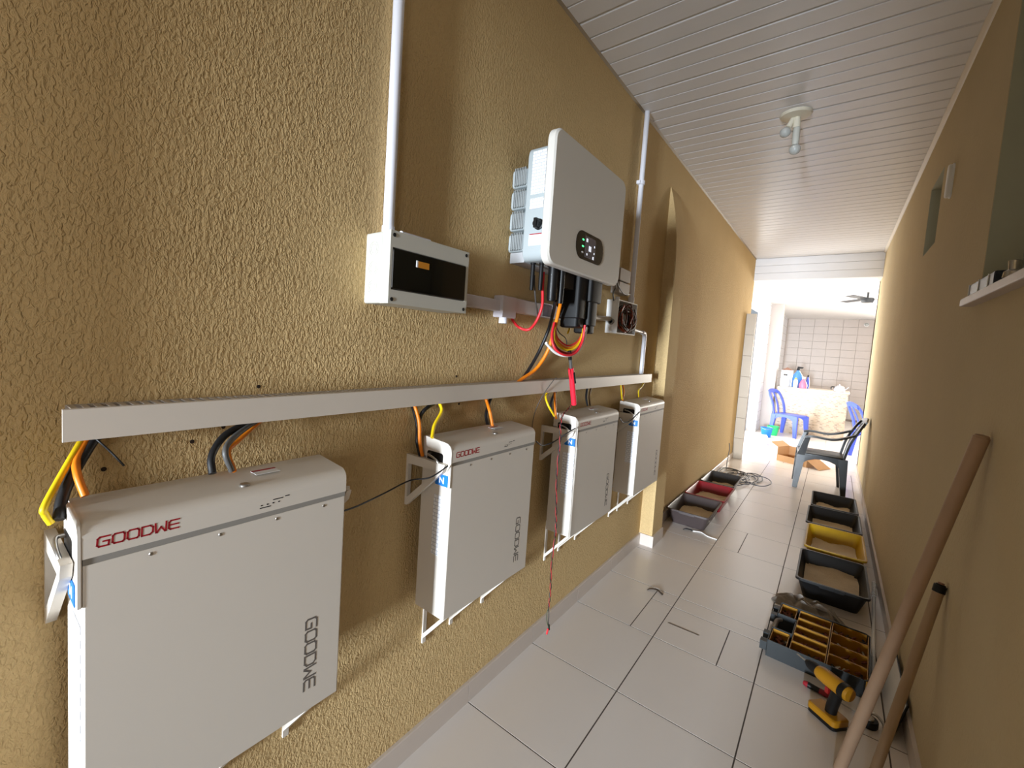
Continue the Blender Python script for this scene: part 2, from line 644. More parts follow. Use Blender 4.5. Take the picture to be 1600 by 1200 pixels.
kr.box(2.9, 3.0, 8.25, 15.0, 2.56, 2.66)
kr.box(2.9, 3.0, 8.25, 8.55, 0.4, 2.56)
kr.box(2.9, 3.0, 14.3, 15.0, 0.4, 2.56)
struct(kr.build('wall_kitchen_right', M_WHITE))

# ================================================================== wall equipment
M_BATT = mat('battery_white_enamel', S(222, 214, 203), 0.42, var=0.01)
M_SEAM = mat('seam_grey', S(150, 146, 140), 0.6)
M_RED = mat('print_red', S(165, 22, 38), 0.5)
M_GREY = mat('print_grey', S(105, 98, 92), 0.5)
M_DARK = mat('black_plastic', S(14, 13, 13), 0.45, spec=0.35)
M_SOFTBLACK = mat('soft_black', S(18, 17, 17), 0.55, spec=0.3)
M_STEEL = mat('steel', S(185, 182, 178), 0.3, metal=0.9)
M_BLUE = mat('label_blue', S(20, 110, 190), 0.45)
M_LABEL = brick_mat('label_print', S(240, 240, 242), S(238, 238, 240), S(190, 192, 200), 1, 0.02, 0.012, 0.0012, 0.5, 0.4, 'xz')
M_LABELW = mat('label_white', S(242, 242, 242), 0.5)
M_PVCW = mat('conduit_pvc', S(232, 232, 240), 0.35)
M_ORANGE = mat('cable_orange', S(232, 128, 20), 0.45)
M_YELLOW = mat('cable_yellow', S(236, 200, 20), 0.45)
M_CRED = mat('cable_red', S(214, 40, 48), 0.45)
M_CWHITE = mat('cable_white', S(238, 236, 232), 0.45)
M_BLACKC = mat('cable_black', S(20, 20, 22), 0.5)
M_GREYC = mat('cable_grey', S(78, 76, 74), 0.5)

BW, BH, BD = 0.477, 0.572, 0.180


def make_battery():
    t = thing('wall_battery', 'x', 'battery', group='white wall batteries under the cable duct')
    MB().prism(rrect(0.050, BD, 0, BW, 0.004, 2), 'z', 0, 0.498, 0.002, 0).build('body', M_BATT, t)
    MB().box(0.052, BD - 0.001, 0.001, BW - 0.001, 0.498, 0.509).build('seam_strip', M_SEAM, t, label='grey strip below the lid')
    lid = [(0.050, 0.509), (BD + 0.0005, 0.509), (BD + 0.0005, 0.540)]
    for i in range(6):
        a = i / 5 * math.radians(78)
        lid.append((BD + 0.0005 - 0.024 + 0.024 * math.cos(a), 0.540 + 0.024 * math.sin(a)))
    lid += [(0.062, 0.573), (0.052, 0.571)]
    ld = MB().prism(lid, 'y', 0.0, BW).build('lid', M_BATT, t, smooth=24)
    # end plates with a lifting handle
    for (y0, y1, k) in ((-0.007, 0.0, 0.0008), (BW, BW + 0.003, -0.006)):
        pl = [(0.078, 0.43)] + [(BD + k, 0.43), (BD + k, 0.540)]
        for i in range(5):
            a = i / 4 * PI / 2
            pl.append((BD + k - 0.026 + 0.026 * math.cos(a), 0.540 + k + 0.028 * math.sin(a)))
        for i in range(5):
            a = PI / 2 + i / 4 * PI / 2
            pl.append((0.070 + 0.016 + 0.016 * math.cos(a), 0.558 + k + 0.016 * math.sin(a)))
        ep = MB().prism(pl[0:], 'y', y0, y1, 0.0015, 0.0015).build('end_plate', M_BATT, t, smooth=24)
        s = -1 if y0 < 0 else 1
        yo = y0 if s < 0 else y1
        MB().prism(rrect(0.078, 0.148, 0.476, 0.532, 0.008, 3), 'y', yo - 0.0006 * (1 if s < 0 else -1), yo + 0.002 * (1 if s < 0 else -1)).build('handle_recess', M_DARK, ep)
        hn = smooth_path([(0.092, yo, 0.522), (0.094, yo + s * 0.012, 0.522), (0.12, yo + s * 0.016, 0.518), (0.140, yo + s * 0.014, 0.506), (0.142, yo + s * 0.010, 0.485), (0.142, yo, 0.482)], 4)
        MB().tube(hn, 0.0035, 6).build('handle', M_STEEL, ep, smooth=75)
    # rating label on the side, blue head with a white mark
    lb = MB().box(0.112, 0.172, -0.0015, 0.0, 0.200, 0.395).build('rating_label', M_LABEL, t)
    bh = MB().box(0.120, 0.174, -0.0085, -0.007, 0.432, 0.468).build('label_head', M_BLUE, t, label='blue label head')
    MB().strokes(GLYPH['N'], (0.140, -0.0086, 0.442), (0.016, 0, 0), (0, 0, 0.016), (0, -1, 0), 0.004, 0.0004).build('label_mark', M_LABELW, bh)
    # lettering
    word(MB(), 'GOODWE', (BD + 0.0006, 0.018, 0.523), (0, 1, 0), (0, 0, 1), (1, 0, 0), 0.017, 0.0158, 0.0036, 0.0028, 0.00012).build('red_lettering', M_RED, t, label='red lettering GOODWE')
    word(MB(), 'GOODWE', (BD + 0.0001, BW - 0.093, 0.226), (0, 0, -1), (0, 1, 0), (1, 0, 0), 0.030, 0.0245, 0.005, 0.0042, 0.00012).build('grey_lettering', M_GREY, t, label='dark grey lettering GOODWE running downwards')
    # indicator marks, button, warning label
    mk = MB()
    for i in range(4):
        mk.box(BD + 0.0005, BD + 0.0007, 0.275 + i * 0.012, 0.279 + i * 0.012, 0.524, 0.5265)
    mk.box(BD + 0.0005, BD + 0.0007, 0.273, 0.296, 0.519, 0.521)
    mk.box(BD + 0.0005, BD + 0.0007, 0.300, 0.322, 0.531, 0.533)
    mk.box(BD + 0.0005, BD + 0.0007, 0.326, 0.336, 0.533, 0.535)
    mk.build('indicator_marks', M_DARK, ld)
    MB().lathe([(0.010, 0), (0.010, 0.003), (0.0085, 0.0045), (0.0, 0.005)], (0.150, 0.255, 0.564), 18).build('button', M_STEEL, ld, smooth=True)
    wl_ = MB().box(0.090, 0.120, 0.292, 0.345, 0.5708, 0.5716).build('warning_label', M_LABELW, ld)
    MB().box(0.090, 0.098, 0.292, 0.345, 0.5716, 0.572).build('warning_stripe', M_RED, wl_)
    for yy in (0.09, 0.20, 0.31, 0.42):
        MB().lathe([(0.0035, 0), (0.0030, 0.0006), (0.0, 0.0008)], (BD, yy, 0.488), 8, 'x').build('screw', M_STEEL, t)
    MB().cyl((BD - 0.02, BW, 0.512), (BD - 0.012, BW + 0.018, 0.509), 0.006, 8).build('cable_gland', M_BATT, t)
    # triangular top brackets on both flanks
    for (y0, y1) in ((-0.024, -0.009), (BW + 0.008, BW + 0.022)):
        bk = MB()
        bk.box(0, 0.010, y0, y1, 0.335, 0.505)
        bk.prism([(0.010, 0.475), (0.163, 0.480), (0.172, 0.505), (0.010, 0.505)], 'y', y0, y1)
        bk.prism([(0.010, 0.335), (0.010, 0.362), (0.140, 0.480), (0.163, 0.480)], 'y', y0, y1)
        bk.build('top_bracket', M_BATT, t)
    for yy in (0.10, 0.245, 0.44):
        bk = MB()
        bk.box(0, 0.006, yy - 0.008, yy + 0.008, -0.21, 0)
        bk.box(0.006, 0.165, yy - 0.008, yy + 0.008, -0.006, 0)
        bk.prism([(0.006, -0.19), (0.006, -0.172), (0.150, -0.006), (0.165, -0.006)], 'y', yy - 0.008, yy + 0.008)
        bk.build('bottom_bracket', M_BATT, t)
    return t


BATT_Y = (0.131, 0.986, 1.840, 2.662)
BATT_L = ('white wall battery nearest the camera, largest in view, its lower edge cut off',
          'white wall battery second from the camera, thin black wire tied to its bracket',
          'white wall battery third from the camera, red twisted wires hanging down its side',
          'white wall battery farthest from the camera, beside the plaster pilaster')
proto = make_battery()
bats = [proto] + [copy_tree(proto) for _ in range(3)]
for o, yy, lb in zip(bats, BATT_Y, BATT_L):
    o.location = (XL, yy, 0.611)
    o['label'] = lb

# ------------------------------------------------------------------ slotted cable duct
duct = thing('cable_duct', 'long beige slotted cable duct running above the four batteries', 'cable duct', (XL, 0.125, 1.283))
DL = 3.09
MB().prism([(0.052, -0.001), (0.056, 0.0), (0.056, 0.056), (0.052, 0.0575), (0.050, 0.056), (0.050, 0.0)], 'y', 0, DL).build('cover', mat('duct_cover', S(214, 204, 192), 0.45), duct)
MB().box(0, 0.003, 0.01, DL - 0.01, 0.0, 0.0565).build('back_plate', mat('duct_base', S(190, 180, 168), 0.5), duct)
teeth = MB()
n = 172
for i in range(n):
    y0 = 0.012 + i * (DL - 0.03) / n
    teeth.box(0.003, 0.050, y0, y0 + 0.0090, 0.0545, 0.0565)
    teeth.box(0.003, 0.050, y0, y0 + 0.0105, 0.0, 0.002)
tt = teeth.build('slotted_edges', MATS['duct_base'], duct)
tt['kind'] = 'stuff'

# ------------------------------------------------------------------ hybrid inverter
inv = thing('solar_inverter', 'large white wall inverter with dark display and cables below', 'inverter', (XL, 1.392, 1.798))
M_INV = mat('inverter_white', S(220, 215, 206), 0.4, var=0.01)
M_INVG = mat('inverter_cast_grey', S(176, 184, 186), 0.45)
IW, IH = 0.668, 0.487
pan = MB().prism(rrect(0, IW, 0, IH, 0.045, 6), 'x', 0.186, 0.222, 0.004, 0.006).build('front_panel', M_INV, inv, smooth=18)
MB().prism(rrect(0.045, IW - 0.045, 0.022, IH - 0.035, 0.03, 4), 'x', 0.075, 0.186, 0.006, 0).build('body', M_INVG, inv, smooth=24)
for i in range(4):
    z0 = 0.062 + i * 0.083
    hs = MB()
    hs.prism(rrect(0.050, IW - 0.050, z0, z0 + 0.070, 0.012, 3), 'x', 0.004, 0.075, 0.004, 0).build('heat_sink', M_INVG, inv, smooth=True)
for i in range(4):
    z0 = 0.062 + i * 0.083
    for (a, b) in ((0.043, 0.051), (IW - 0.051, IW - 0.043)):
        fins = MB()
        fins.box(0.018, 0.074, a + 0.004 if a < 0.3 else a, b if a < 0.3 else b - 0.004, z0 + 0.008, z0 + 0.064)
        for k in range(7):
            x0 = 0.020 + k * 0.0078
            fins.box(x0, x0 + 0.003, a, b, z0 + 0.004, z0 + 0.072)
        fins.build('cooling_fins', mat('fin_grey', S(150, 154, 154), 0.5), inv)
MB().box(0.012, 0.080, 0.060, IW - 0.06, 0.020, 0.060).build('mounting_plate', mat('plate_grey', S(178, 178, 180), 0.5), inv)
ds = MB().prism(rrect(0.205, 0.462, 0.060, 0.172, 0.05, 6), 'x', 0.2215, 0.2235).build('display', mat('display_black', S(18, 14, 12), 0.25), inv)
sc_ = MB().box(0.2235, 0.2242, 0.285, 0.382, 0.072, 0.158).build('screen', mat('screen_glass', S(60, 56, 58), 0.2, emit=(S(120, 112, 118), 0.10)), ds)
ic = MB()
for (a, b, w) in ((0.330, 0.112, .022), (0.372, 0.128, .008), (0.372, 0.100, .008), (0.30, 0.142, .014), (0.305, 0.086, .008), (0.365, 0.080, .012)):
    ic.box(0.2242, 0.2246, a - w / 2, a + w / 2, b - w / 2, b + w / 2)
ic.build('screen_icons', mat('icon_white', S(220, 225, 235), 0.4, emit=(S(225, 230, 240), 0.5)), sc_)
M_LED = mat('led_green', S(60, 230, 110), 0.4, emit=(S(70, 255, 130), 2.0))
for (zz, mm) in ((0.138, M_LED), (0.112, M_LED), (0.088, M_LABELW)):
    MB().box(0.2235, 0.2241, 0.258, 0.272, zz - 0.003, zz + 0.003).build('indicator_light', mm, ds)
MB().lathe([(0.021, 0), (0.021, -0.004), (0.016, -0.006), (0.014, -0.024), (0.0, -0.025)], (0.146, 0.045, 0.155), 20, 'y').build('switch_knob', M_DARK, inv, smooth=True)
MB().box(0.140, 0.152, 0.014, 0.045, 0.137, 0.173).build('switch_grip', M_DARK, inv)
lab = MB()
lab.box(0.100, 0.160, 0.043, 0.045, 0.270, 0.430)
lab.box(0.100, 0.160, 0.043, 0.045, 0.215, 0.255)
lab.build('rating_label', M_LABEL, inv)
MB().box(0.105, 0.165, 0.043, 0.045, 0.078, 0.118).build('warning_label', M_LABELW, inv)
MB().box(0.108, 0.162, 0.0425, 0.043, 0.118, 0.122).build('warning_stripe', M_RED, inv)
# connectors under the case
con = [  # x, y, z0, z1, r
    (0.102, 0.093, -0.085, 0.025, 0.0085), (0.135, 0.103, -0.085, 0.025, 0.0085),
    (0.150, 0.170, -0.120, 0.025, 0.020), (0.165, 0.215, -0.125, 0.025, 0.013), (0.120, 0.300, -0.130, 0.025, 0.017)]
for i, (x, yy, z0, z1, rr) in enumerate(con):
    prof = [(rr * .8, z0), (rr * .95, z0 + 0.012), (rr * .95, z0 + 0.03), (rr, z0 + 0.035), (rr, z1 - .01), (rr * 1.25, z1 - .008), (rr * 1.25, z1)]
    MB().lathe(prof, (x, yy, 0), 14).build('cable_connector', M_DARK if i > 1 else M_SOFTBLACK, inv, smooth=True)
hs = MB()
hs.prism(rrect(0.085, 0.185, 0.345, 0.425, 0.012, 3), 'z', -0.175, 0.025, 0.004, 0)
hs.prism(rrect(0.095, 0.180, 0.350, 0.420, 0.012, 3), 'z', -0.215, -0.175, 0.006, 0)
hs.build('connector_housing', M_SOFTBLACK, inv, smooth=True)
hs = MB()
hs.prism(rrect(0.100, 0.200, 0.430, 0.545, 0.012, 3), 'z', -0.095, 0.025, 0.004, 0)
hs.prism(rrect(0.105, 0.195, 0.445, 0.520, 0.014, 3), 'z', -0.200, -0.095, 0.004, 0)
hs.prism(rrect(0.112, 0.190, 0.450, 0.515, 0.014, 3), 'z', -0.235, -0.200, 0.006, 0)
hs.build('connector_housing', M_SOFTBLACK, inv, smooth=True)
MB().box(0.10, 0.16, 0.24, 0.335, -0.055, 0.025).build('terminal_block', mat('brown_black', S(44, 36, 30), 0.5), inv)

# ------------------------------------------------------------------ breaker box
bx = thing('breaker_box', 'light grey breaker box with black tinted window under the tall conduit', 'breaker box', (XL, 0.768, 1.587))
M_BOX = mat('enclosure_grey', S(196, 194, 184), 0.5)
WB, HB = 0.325, 0.197
MB().prism(rrect(0, WB, 0, HB, 0.006, 2), 'x', 0, 0.070, 0, 0.001).build('case', M_BOX, bx)
# cover: four bars around the tinted window
cv = MB()
for (a, b, c, e) in ((0, WB, 0, 0.038), (0, WB, 0.152, HB), (0, 0.008, 0.038, 0.152), (WB - 0.012, WB, 0.038, 0.152)):
    cv.box(0.071, 0.106, a, b, c, e)
cv.build('cover_frame', M_BOX, bx)
MB().prism(rrect(0.009, WB - 0.013, 0.039, 0.151, 0.004, 2), 'x', 0.078, 0.108, 0, 0.002).build('tinted_window', mat('tinted_window', S(10, 9, 8), 0.12, coat=0.4), bx)
MB().box(0.108, 0.1092, 0.100, 0.145, 0.112, 0.130).build('orange_label', mat('orange_label', S(196, 128, 22), 0.5), bx)
MB().box(0.108, 0.1094, 0.094, 0.100, 0.112, 0.131).build('white_label_edge', M_LABELW, bx)
for (a, c) in ((0.012, 0.012), (0.012, HB - 0.012), (WB - 0.014, 0.012), (WB - 0.014, HB - 0.012)):
    MB().lathe([(0.0055, 0), (0.0055, 0.0012), (0.004, 0.0016)], (0.106, a, c), 12, 'x').build('corner_screw', M_SOFTBLACK, bx)
for zc in (0.045, 0.098, 0.152):
    kn = MB()
    for rr in (0.019, 0.0125):
        kn.tube([(0.035 + rr * math.cos(a * PI / 12), -0.0003, zc + rr * math.sin(a * PI / 12)) for a in range(25)], 0.0008, 5)
    kn.build('knockout_ring', M_BOX, bx)
MB().box(0.020, 0.060, 0.09, 0.21, HB, HB + 0.004).build('top_flap', M_PVCW, bx)
MB().tube([(0.045, 0.085, HB + 0.012), (0.045, 0.20, HB + 0.012)], 0.010, 10).build('conduit_stub', M_PVCW, bx, smooth=75)
# ------------------------------------------------------------------ conduits
cdt = thing('pvc_conduit', 'tall white pvc conduit rising from the breaker box to the ceiling', 'conduit', (XL + 0.02, 0.826, 1.785))
MB().cyl((0, 0, 0), (0, 0, H - 1.785), 0.0160, 18).build('tube', M_PVCW, cdt, smooth=True)
MB().cyl((0, 0, 0), (0, 0, 0.03), 0.0185, 18).build('coupling', M_PVCW, cdt, smooth=True)
cdt = thing('pvc_conduit', 'slim white conduit right of the inverter rising to the ceiling', 'conduit', (XL + 0.02, 2.786, 1.79))
MB().cyl((0, 0, 0), (0, 0, H - 1.79), 0.0150, 18).build('tube', M_PVCW, cdt, smooth=True)
MB().cyl((0, 0, 0), (0, 0, 0.045), 0.0185, 18).build('coupling', M_PVCW, cdt, smooth=True)
MB().lathe([(0.016, -.012), (0.0215, -.011), (0.0215, .011), (0.016, .012)], (0, 0, 0.755), 18).box(-0.02, 0.002, -0.03, 0.03, 0.745, 0.765).build('clip', M_PVCW, cdt)
cdt = thing('pvc_conduit', 'short white elbow conduit from the open junction box down to the duct', 'conduit', (XL + 0.02, 2.79, 1.625))
MB().tube(smooth_path([(0, -0.02, 0.015), (0, 0.26, 0.0)], 2), 0.011, 12).build('tube', M_PVCW, cdt, smooth=75)
MB().tube(smooth_path([(0, 0.25, 0.0), (0, 0.285, -0.004), (0, 0.302, -0.02), (0, 0.304, -0.05)], 4), 0.0150, 14).build('elbow', M_PVCW, cdt, smooth=75)
MB().cyl((0, 0.304, -0.04), (0, 0.304, -0.285), 0.0140, 14).build('drop_tube', M_PVCW, cdt, smooth=True)
# mini trunking from the breaker box to the inverter
tk = thing('mini_trunking', 'pale horizontal trunking between breaker box and inverter connectors', 'trunking', (XL, 1.094, 1.62))
M_TRUNK = mat('trunking_pvc', S(214, 208, 214), 0.4)
MB().prism(rrect(0.0, 0.032, 0.0, 0.044, 0.004, 2), 'y', 0, 0.29).build('trunk', M_TRUNK, tk)
jb = MB()
jb.prism(rrect(0.0, 0.046, -0.022, 0.062, 0.004, 2), 'y', 0.285, 0.375)
jb.build('tee_box', M_TRUNK, tk)
MB().cyl((0.025, 0.32, -0.022), (0.025, 0.32, -0.045), 0.017, 14).build('gland', M_PVCW, tk, smooth=True)
MB().prism(rrect(0.0, 0.036, 0.004, 0.062, 0.004, 2), 'y', 0.376, 0.60).build('trunk', M_TRUNK, tk)
op = MB()
op.box(0.0, 0.005, 0.60, 0.80, 0.004, 0.066)
op.box(0.005, 0.034, 0.60, 0.80, 0.004, 0.008)
op.box(0.005, 0.034, 0.60, 0.80, 0.062, 0.066)
op.box(0.005, 0.034, 0.70, 0.74, 0.008, 0.062)
op.build('open_trunk', M_TRUNK, tk)
MB().prism(rrect(0.0, 0.030, 0.012, 0.066, 0.004, 2), 'y', 0.80, 1.06).build('trunk', M_TRUNK, tk)
MB().cyl((0.025, 1.06, 0.040), (0.025, 1.372, 0.055), 0.013, 14).build('clear_tube', mat('dusty_tube', S(206, 198, 188), 0.4), tk, smooth=True)

# open junction box full of wires
jx = thing('junction_box', 'open white junction box stuffed with coiled brown wires', 'junction box', (XL, 2.464, 1.594))
t = 0.004
j = MB()
j.box(0, t, 0, 0.30, 0, 0.193)
j.box(t, 0.070, 0, t, 0, 0.193)
j.box(t, 0.070, 0.30 - t, 0.30, 0, 0.193)
j.box(t, 0.070, t, 0.30 - t, 0, t)
j.box(t, 0.070, t, 0.30 - t, 0.193 - t, 0.193)
j.build('case', M_LABELW, jx)
MB().lathe([(0.018, 0), (0.018, -0.012), (0.012, -0.014), (0.012, 0)], (0.035, 0.0, 0.066), 16, 'y').build('entry_grommet', mat('grommet_grey', S(150, 146, 140), 0.5), jx, smooth=True)
MB().cyl((0.035, 0.06, 0.193), (0.035, 0.06, 0.215), 0.012, 12).build('gland', M_PVCW, jx, smooth=True)
rnd = random.Random(3)
wm = [mat('wire_brown', S(92, 44, 24), 0.5), mat('wire_dark', S(38, 26, 22), 0.5), mat('wire_rust', S(150, 62, 30), 0.5), M_YELLOW, mat('wire_silver', S(200, 190, 180), 0.4)]
for i in range(24):
    c0 = Vector((0.030 + rnd.random() * 0.048, 0.15, 0.096))
    a0, n_ = rnd.random() * 6, 9
    ra, rb = 0.05 + rnd.random() * 0.082, 0.03 + rnd.random() * 0.056
    pts = []
    for k in range(n_):
        a = a0 + k * 0.62
        pts.append((c0[0] + rnd.uniform(-.010, .010), c0[1] + ra * math.cos(a), c0[2] + rb * math.sin(a)))
    MB().tube(smooth_path(pts, 4), 0.0045, 6).build('wire', wm[(0, 1, 2, 0, 1, 4, 2, 3, 1, 0, 4, 2, 0, 1)[i % 14]], jx, smooth=75)
# pair of small grey boxes above it
gb = thing('terminal_box', 'two stacked small grey plastic boxes between inverter and slim conduit', 'terminal box', (XL, 2.50, 1.825))
MB().prism(rrect(0, 0.165, 0.005, 0.072, 0.006, 2), 'x', 0, 0.05, 0, 0.003).build('lower_box', mat('box_grey', S(170, 160, 152), 0.5), gb)
MB().prism(rrect(0, 0.165, 0.078, 0.152, 0.006, 2), 'x', 0, 0.05, 0, 0.003).build('upper_box', MATS['box_grey'], gb)


# ------------------------------------------------------------------ cables
def cable(name, label, pts, r, m, group=None, sub=6, n=8):
    pts = [Vector(p) for p in pts]
    o0 = pts[0].copy()
    o = MB().tube([p - o0 for p in smooth_path(pts, sub)], r, n).build(name, m, smooth=75)
    o.location = o0
    return tag(o, label, 'cable', group)


XD = XL + 0.030     # inside the duct
XB = XL + 0.10      # above a battery
XI = XL + 0.13      # under the inverter
# battery 1
G1 = 'cables dropping from the duct to the batteries'
cable('earth_cable', 'yellow earth cable hanging from the duct at its near end', [P(135, 676, XD), P(126, 690, XD), P(100, 735, XB - .04), P(70, 790, XB), P(70, 803, XB), P(80, 818, XB)], 0.0052, M_YELLOW, G1)
cable('power_cable', 'thick black cable at the near end of the duct, behind the yellow one', [P(160, 676, XD), P(145, 690, XD), P(112, 745, XB - .04), P(97, 780, XB - .02), P(92, 812, XB)], 0.0085, M_BLACKC, G1)
cable('power_cable', 'orange cable from the near end of the duct to the nearest battery', [P(140, 676, XD), P(134, 690, XD), P(120, 718, XD + .02), P(121, 742, XB - .02), P(133, 775, XB)], 0.0062, M_ORANGE, G1)
cable('cable_tie', 'cut end of a black cable tie under the near end of the duct', [P(145, 682, XD), P(153, 688, XD + .02), P(175, 708, XD + .03), P(194, 728, XD + .04)], 0.0018, M_BLACKC)
cable('power_cable', 'black cable arching from the duct to the rear of the nearest battery', [P(405, 652, XD), P(390, 660, XD), P(352, 680, XD + .02), P(331, 712, XB - .02), P(332, 740, XB)], 0.0078, M_BLACKC, G1)
cable('power_cable', 'dark grey cable arching beside the black one onto the nearest battery', [P(415, 652, XD), P(400, 658, XD), P(367, 682, XD + .03), P(352, 705, XB), P(362, 736, XB)], 0.0062, M_GREYC, G1)
cable('power_cable', 'thin orange cable behind the two dark arching cables', [P(420, 652, XD - .01), P(404, 660, XD - .01), P(373, 688, XD), P(357, 706, XD + .02), P(366, 736, XB)], 0.005, M_ORANGE, G1)
# battery 2
cable('power_cable', 'orange cable dropping behind the left flank of the second battery', [P(642, 626, XD), P(648, 634, XD), P(655, 660, XD + .02), P(656, 690, XB - .04), P(660, 712, XB - .04)], 0.0060, M_ORANGE, G1)
cable('power_cable', 'black cable dropping with an orange one at the second battery', [P(638, 628, XD), P(645, 636, XD - .01), P(652, 665, XD), P(652, 690, XB - .05), P(657, 714, XB - .05)], 0.0062, M_BLACKC, G1)
cable('power_cable', 'black cable bowing left out of the duct above the second battery', [P(690, 622, XD), P(678, 630, XD), P(662, 642, XD + .01), P(655, 658, XD), P(654, 680, XD)], 0.0065, M_BLACKC, G1)
cable('earth_cable', 'yellow earth cable with a kink above the second battery', [P(684, 622, XD), P(687, 630, XD + .01), P(690, 643, XD + .03), P(679, 664, XB - .02), P(675, 684, XB)], 0.0058, M_YELLOW, G1)
cable('power_cable', 'orange cable entering the top of the second battery near its button', [P(756, 616, XD), P(760, 626, XD), P(765, 642, XD + .03), P(768, 656, XB - .03), P(770, 668, XB - .02)], 0.0065, M_ORANGE, G1)
cable('power_cable', 'black cable beside the orange one on top of the second battery', [P(772, 616, XD), P(766, 624, XD - .01), P(760, 645, XD), P(760, 655, XD + .01), P(764, 670, XB - .03)], 0.0065, M_BLACKC, G1)
# battery 3
cable('earth_cable', 'yellow earth cable looping out above the third battery', [P(866, 604, XD), P(860, 609, XD + .01), P(853, 618, XD + .02), P(856, 632, XB - .02), P(866, 650, XB)], 0.0050, M_YELLOW, G1)
cable('power_cable', 'orange cable dropping straight onto the third battery', [P(862, 604, XD), P(866, 610, XD), P(867, 625, XD + .03), P(868, 645, XB - .02), P(869, 654, XB - .02)], 0.0055, M_ORANGE, G1)
cable('power_cable', 'black cable behind the orange one at the third battery', [P(874, 604, XD), P(868, 612, XD - .01), P(861, 630, XD), P(863, 648, XD + .02)], 0.0065, M_BLACKC, G1)
cable('power_cable', 'black cable left of a matching one at the rear of the third battery', [P(920, 600, XD), P(918, 605, XD), P(916, 620, XD + .02), P(918, 634, XB - .03)], 0.0062, M_BLACKC, G1)
cable('power_cable', 'brown cable right of a black one at the rear of the third battery', [P(926, 600, XD), P(924, 605, XD), P(921, 618, XD + .02), P(922, 634, XB - .03)], 0.0052, mat('cable_brown', S(84, 60, 30), 0.5), G1)
# battery 4
cable('earth_cable', 'left of two yellow cables on the left flank of the farthest battery', [P(968, 594, XD), P(970, 600, XD), P(971, 612, XD + .03), P(972, 624, XB - .02)], 0.0048, M_YELLOW, G1)
cable('power_cable', 'orange cable twisted with a yellow one above the farthest battery', [P(975, 594, XD), P(973, 600, XD), P(975, 612, XD + .03), P(973, 625, XB - .02)], 0.0048, M_ORANGE, G1)
cable('earth_cable', 'yellow cable at the far end of the duct over the farthest battery', [P(1005, 590, XD), P(1006, 597, XD), P(1003, 604, XD + .02), P(998, 610, XB - .03), P(998, 620, XB - .03)], 0.0048, M_YELLOW, G1)
# wires tied from battery to battery
cable('signal_wire', 'thin black wire stretched from the nearest to the second battery', [P(538, 798, -0.885), P(560, 790, -0.90), P(600, 771, -0.93), P(640, 751, -0.92), P(672, 746, -0.885), P(700, 728, -0.872)], 0.0022, M_BLACKC, 'signal wires linking the batteries')
cable('signal_wire', 'short black wire linking the second and third batteries', [P(838, 690, -0.885), P(847, 696, -0.91), P(856, 694, -0.93), P(866, 690, -0.93), P(884, 678, -0.89), P(899, 669, -0.872)], 0.0026, M_BLACKC, 'signal wires linking the batteries')
cable('signal_wire', 'short black wire linking the third and farthest batteries', [P(968, 653, -0.885), P(974, 660, -0.91), P(985, 657, -0.91), P(999, 643, -0.872)], 0.0026, M_BLACKC, 'signal wires linking the batteries')
cable('loose_wire', 'thin dark wire crossing the duct and curling down beside the third battery', [P(869, 590, -0.995), P(862, 598, -0.99), P(850, 615, -1.0), P(838, 638, -1.02), P(832, 662, -1.04), P(831, 690, -1.04)], 0.0018, M_GREYC)

# twisted red and black pair hanging to the floor
tw = thing('twisted_wire_pair', 'twisted red and black wire pair hanging in front of the third battery', 'cable')
path = smooth_path([P(895, 630, XI + .02), P(889, 638, -0.91), P(880, 648, -0.885), P(876, 662, -0.868), P(875, 690, -0.866), P(870, 740, -0.866), P(869, 800, -0.866), P(868, 832, -0.866), P(862, 880, -0.87), P(860, 925, -0.87), P(857, 950, -0.87)], 10)
o0 = Vector(path[0])
tw.location = o0
for s, (mm, nm) in enumerate(((mat('wire_darkred', S(150, 30, 32), 0.5), 'red_wire'), (M_BLACKC, 'black_wire'))):
    pts = []
    for i, p in enumerate(path):
        a = i * 0.9 + s * PI
        pts.append(Vector(p) - o0 + Vector((0.0028 * math.cos(a), 0.0028 * math.sin(a), 0)))
    MB().tube(pts, 0.0019, 6).build(nm, mm, tw, smooth=75)
e0 = Vector(path[-1]) - o0
MB().tube(smooth_path([e0, e0 + Vector((0, .008, -.03)), e0 + Vector((0, .010, -.075)), e0 + Vector((0, .014, -.10))], 4), 0.002, 6).build('grey_tail', M_GREYC, tw, smooth=75)
MB().tube(smooth_path([e0, e0 + Vector((0, -.010, -.02)), e0 + Vector((0, -.004, -.06)), e0 + Vector((0, .016, -.10))], 4), 0.0018, 6).build('green_tail', mat('wire_green', S(52, 66, 44), 0.5), tw, smooth=75)
MB().cyl(e0 + Vector((0, .016, -.085)), e0 + Vector((0, .022, -.110)), 0.004, 8).build('black_plug', M_DARK, tw)
MB().cyl(e0 + Vector((0, .010, -.10)), e0 + Vector((0, .002, -.122)), 0.004, 8).build('red_plug', M_CRED, tw)

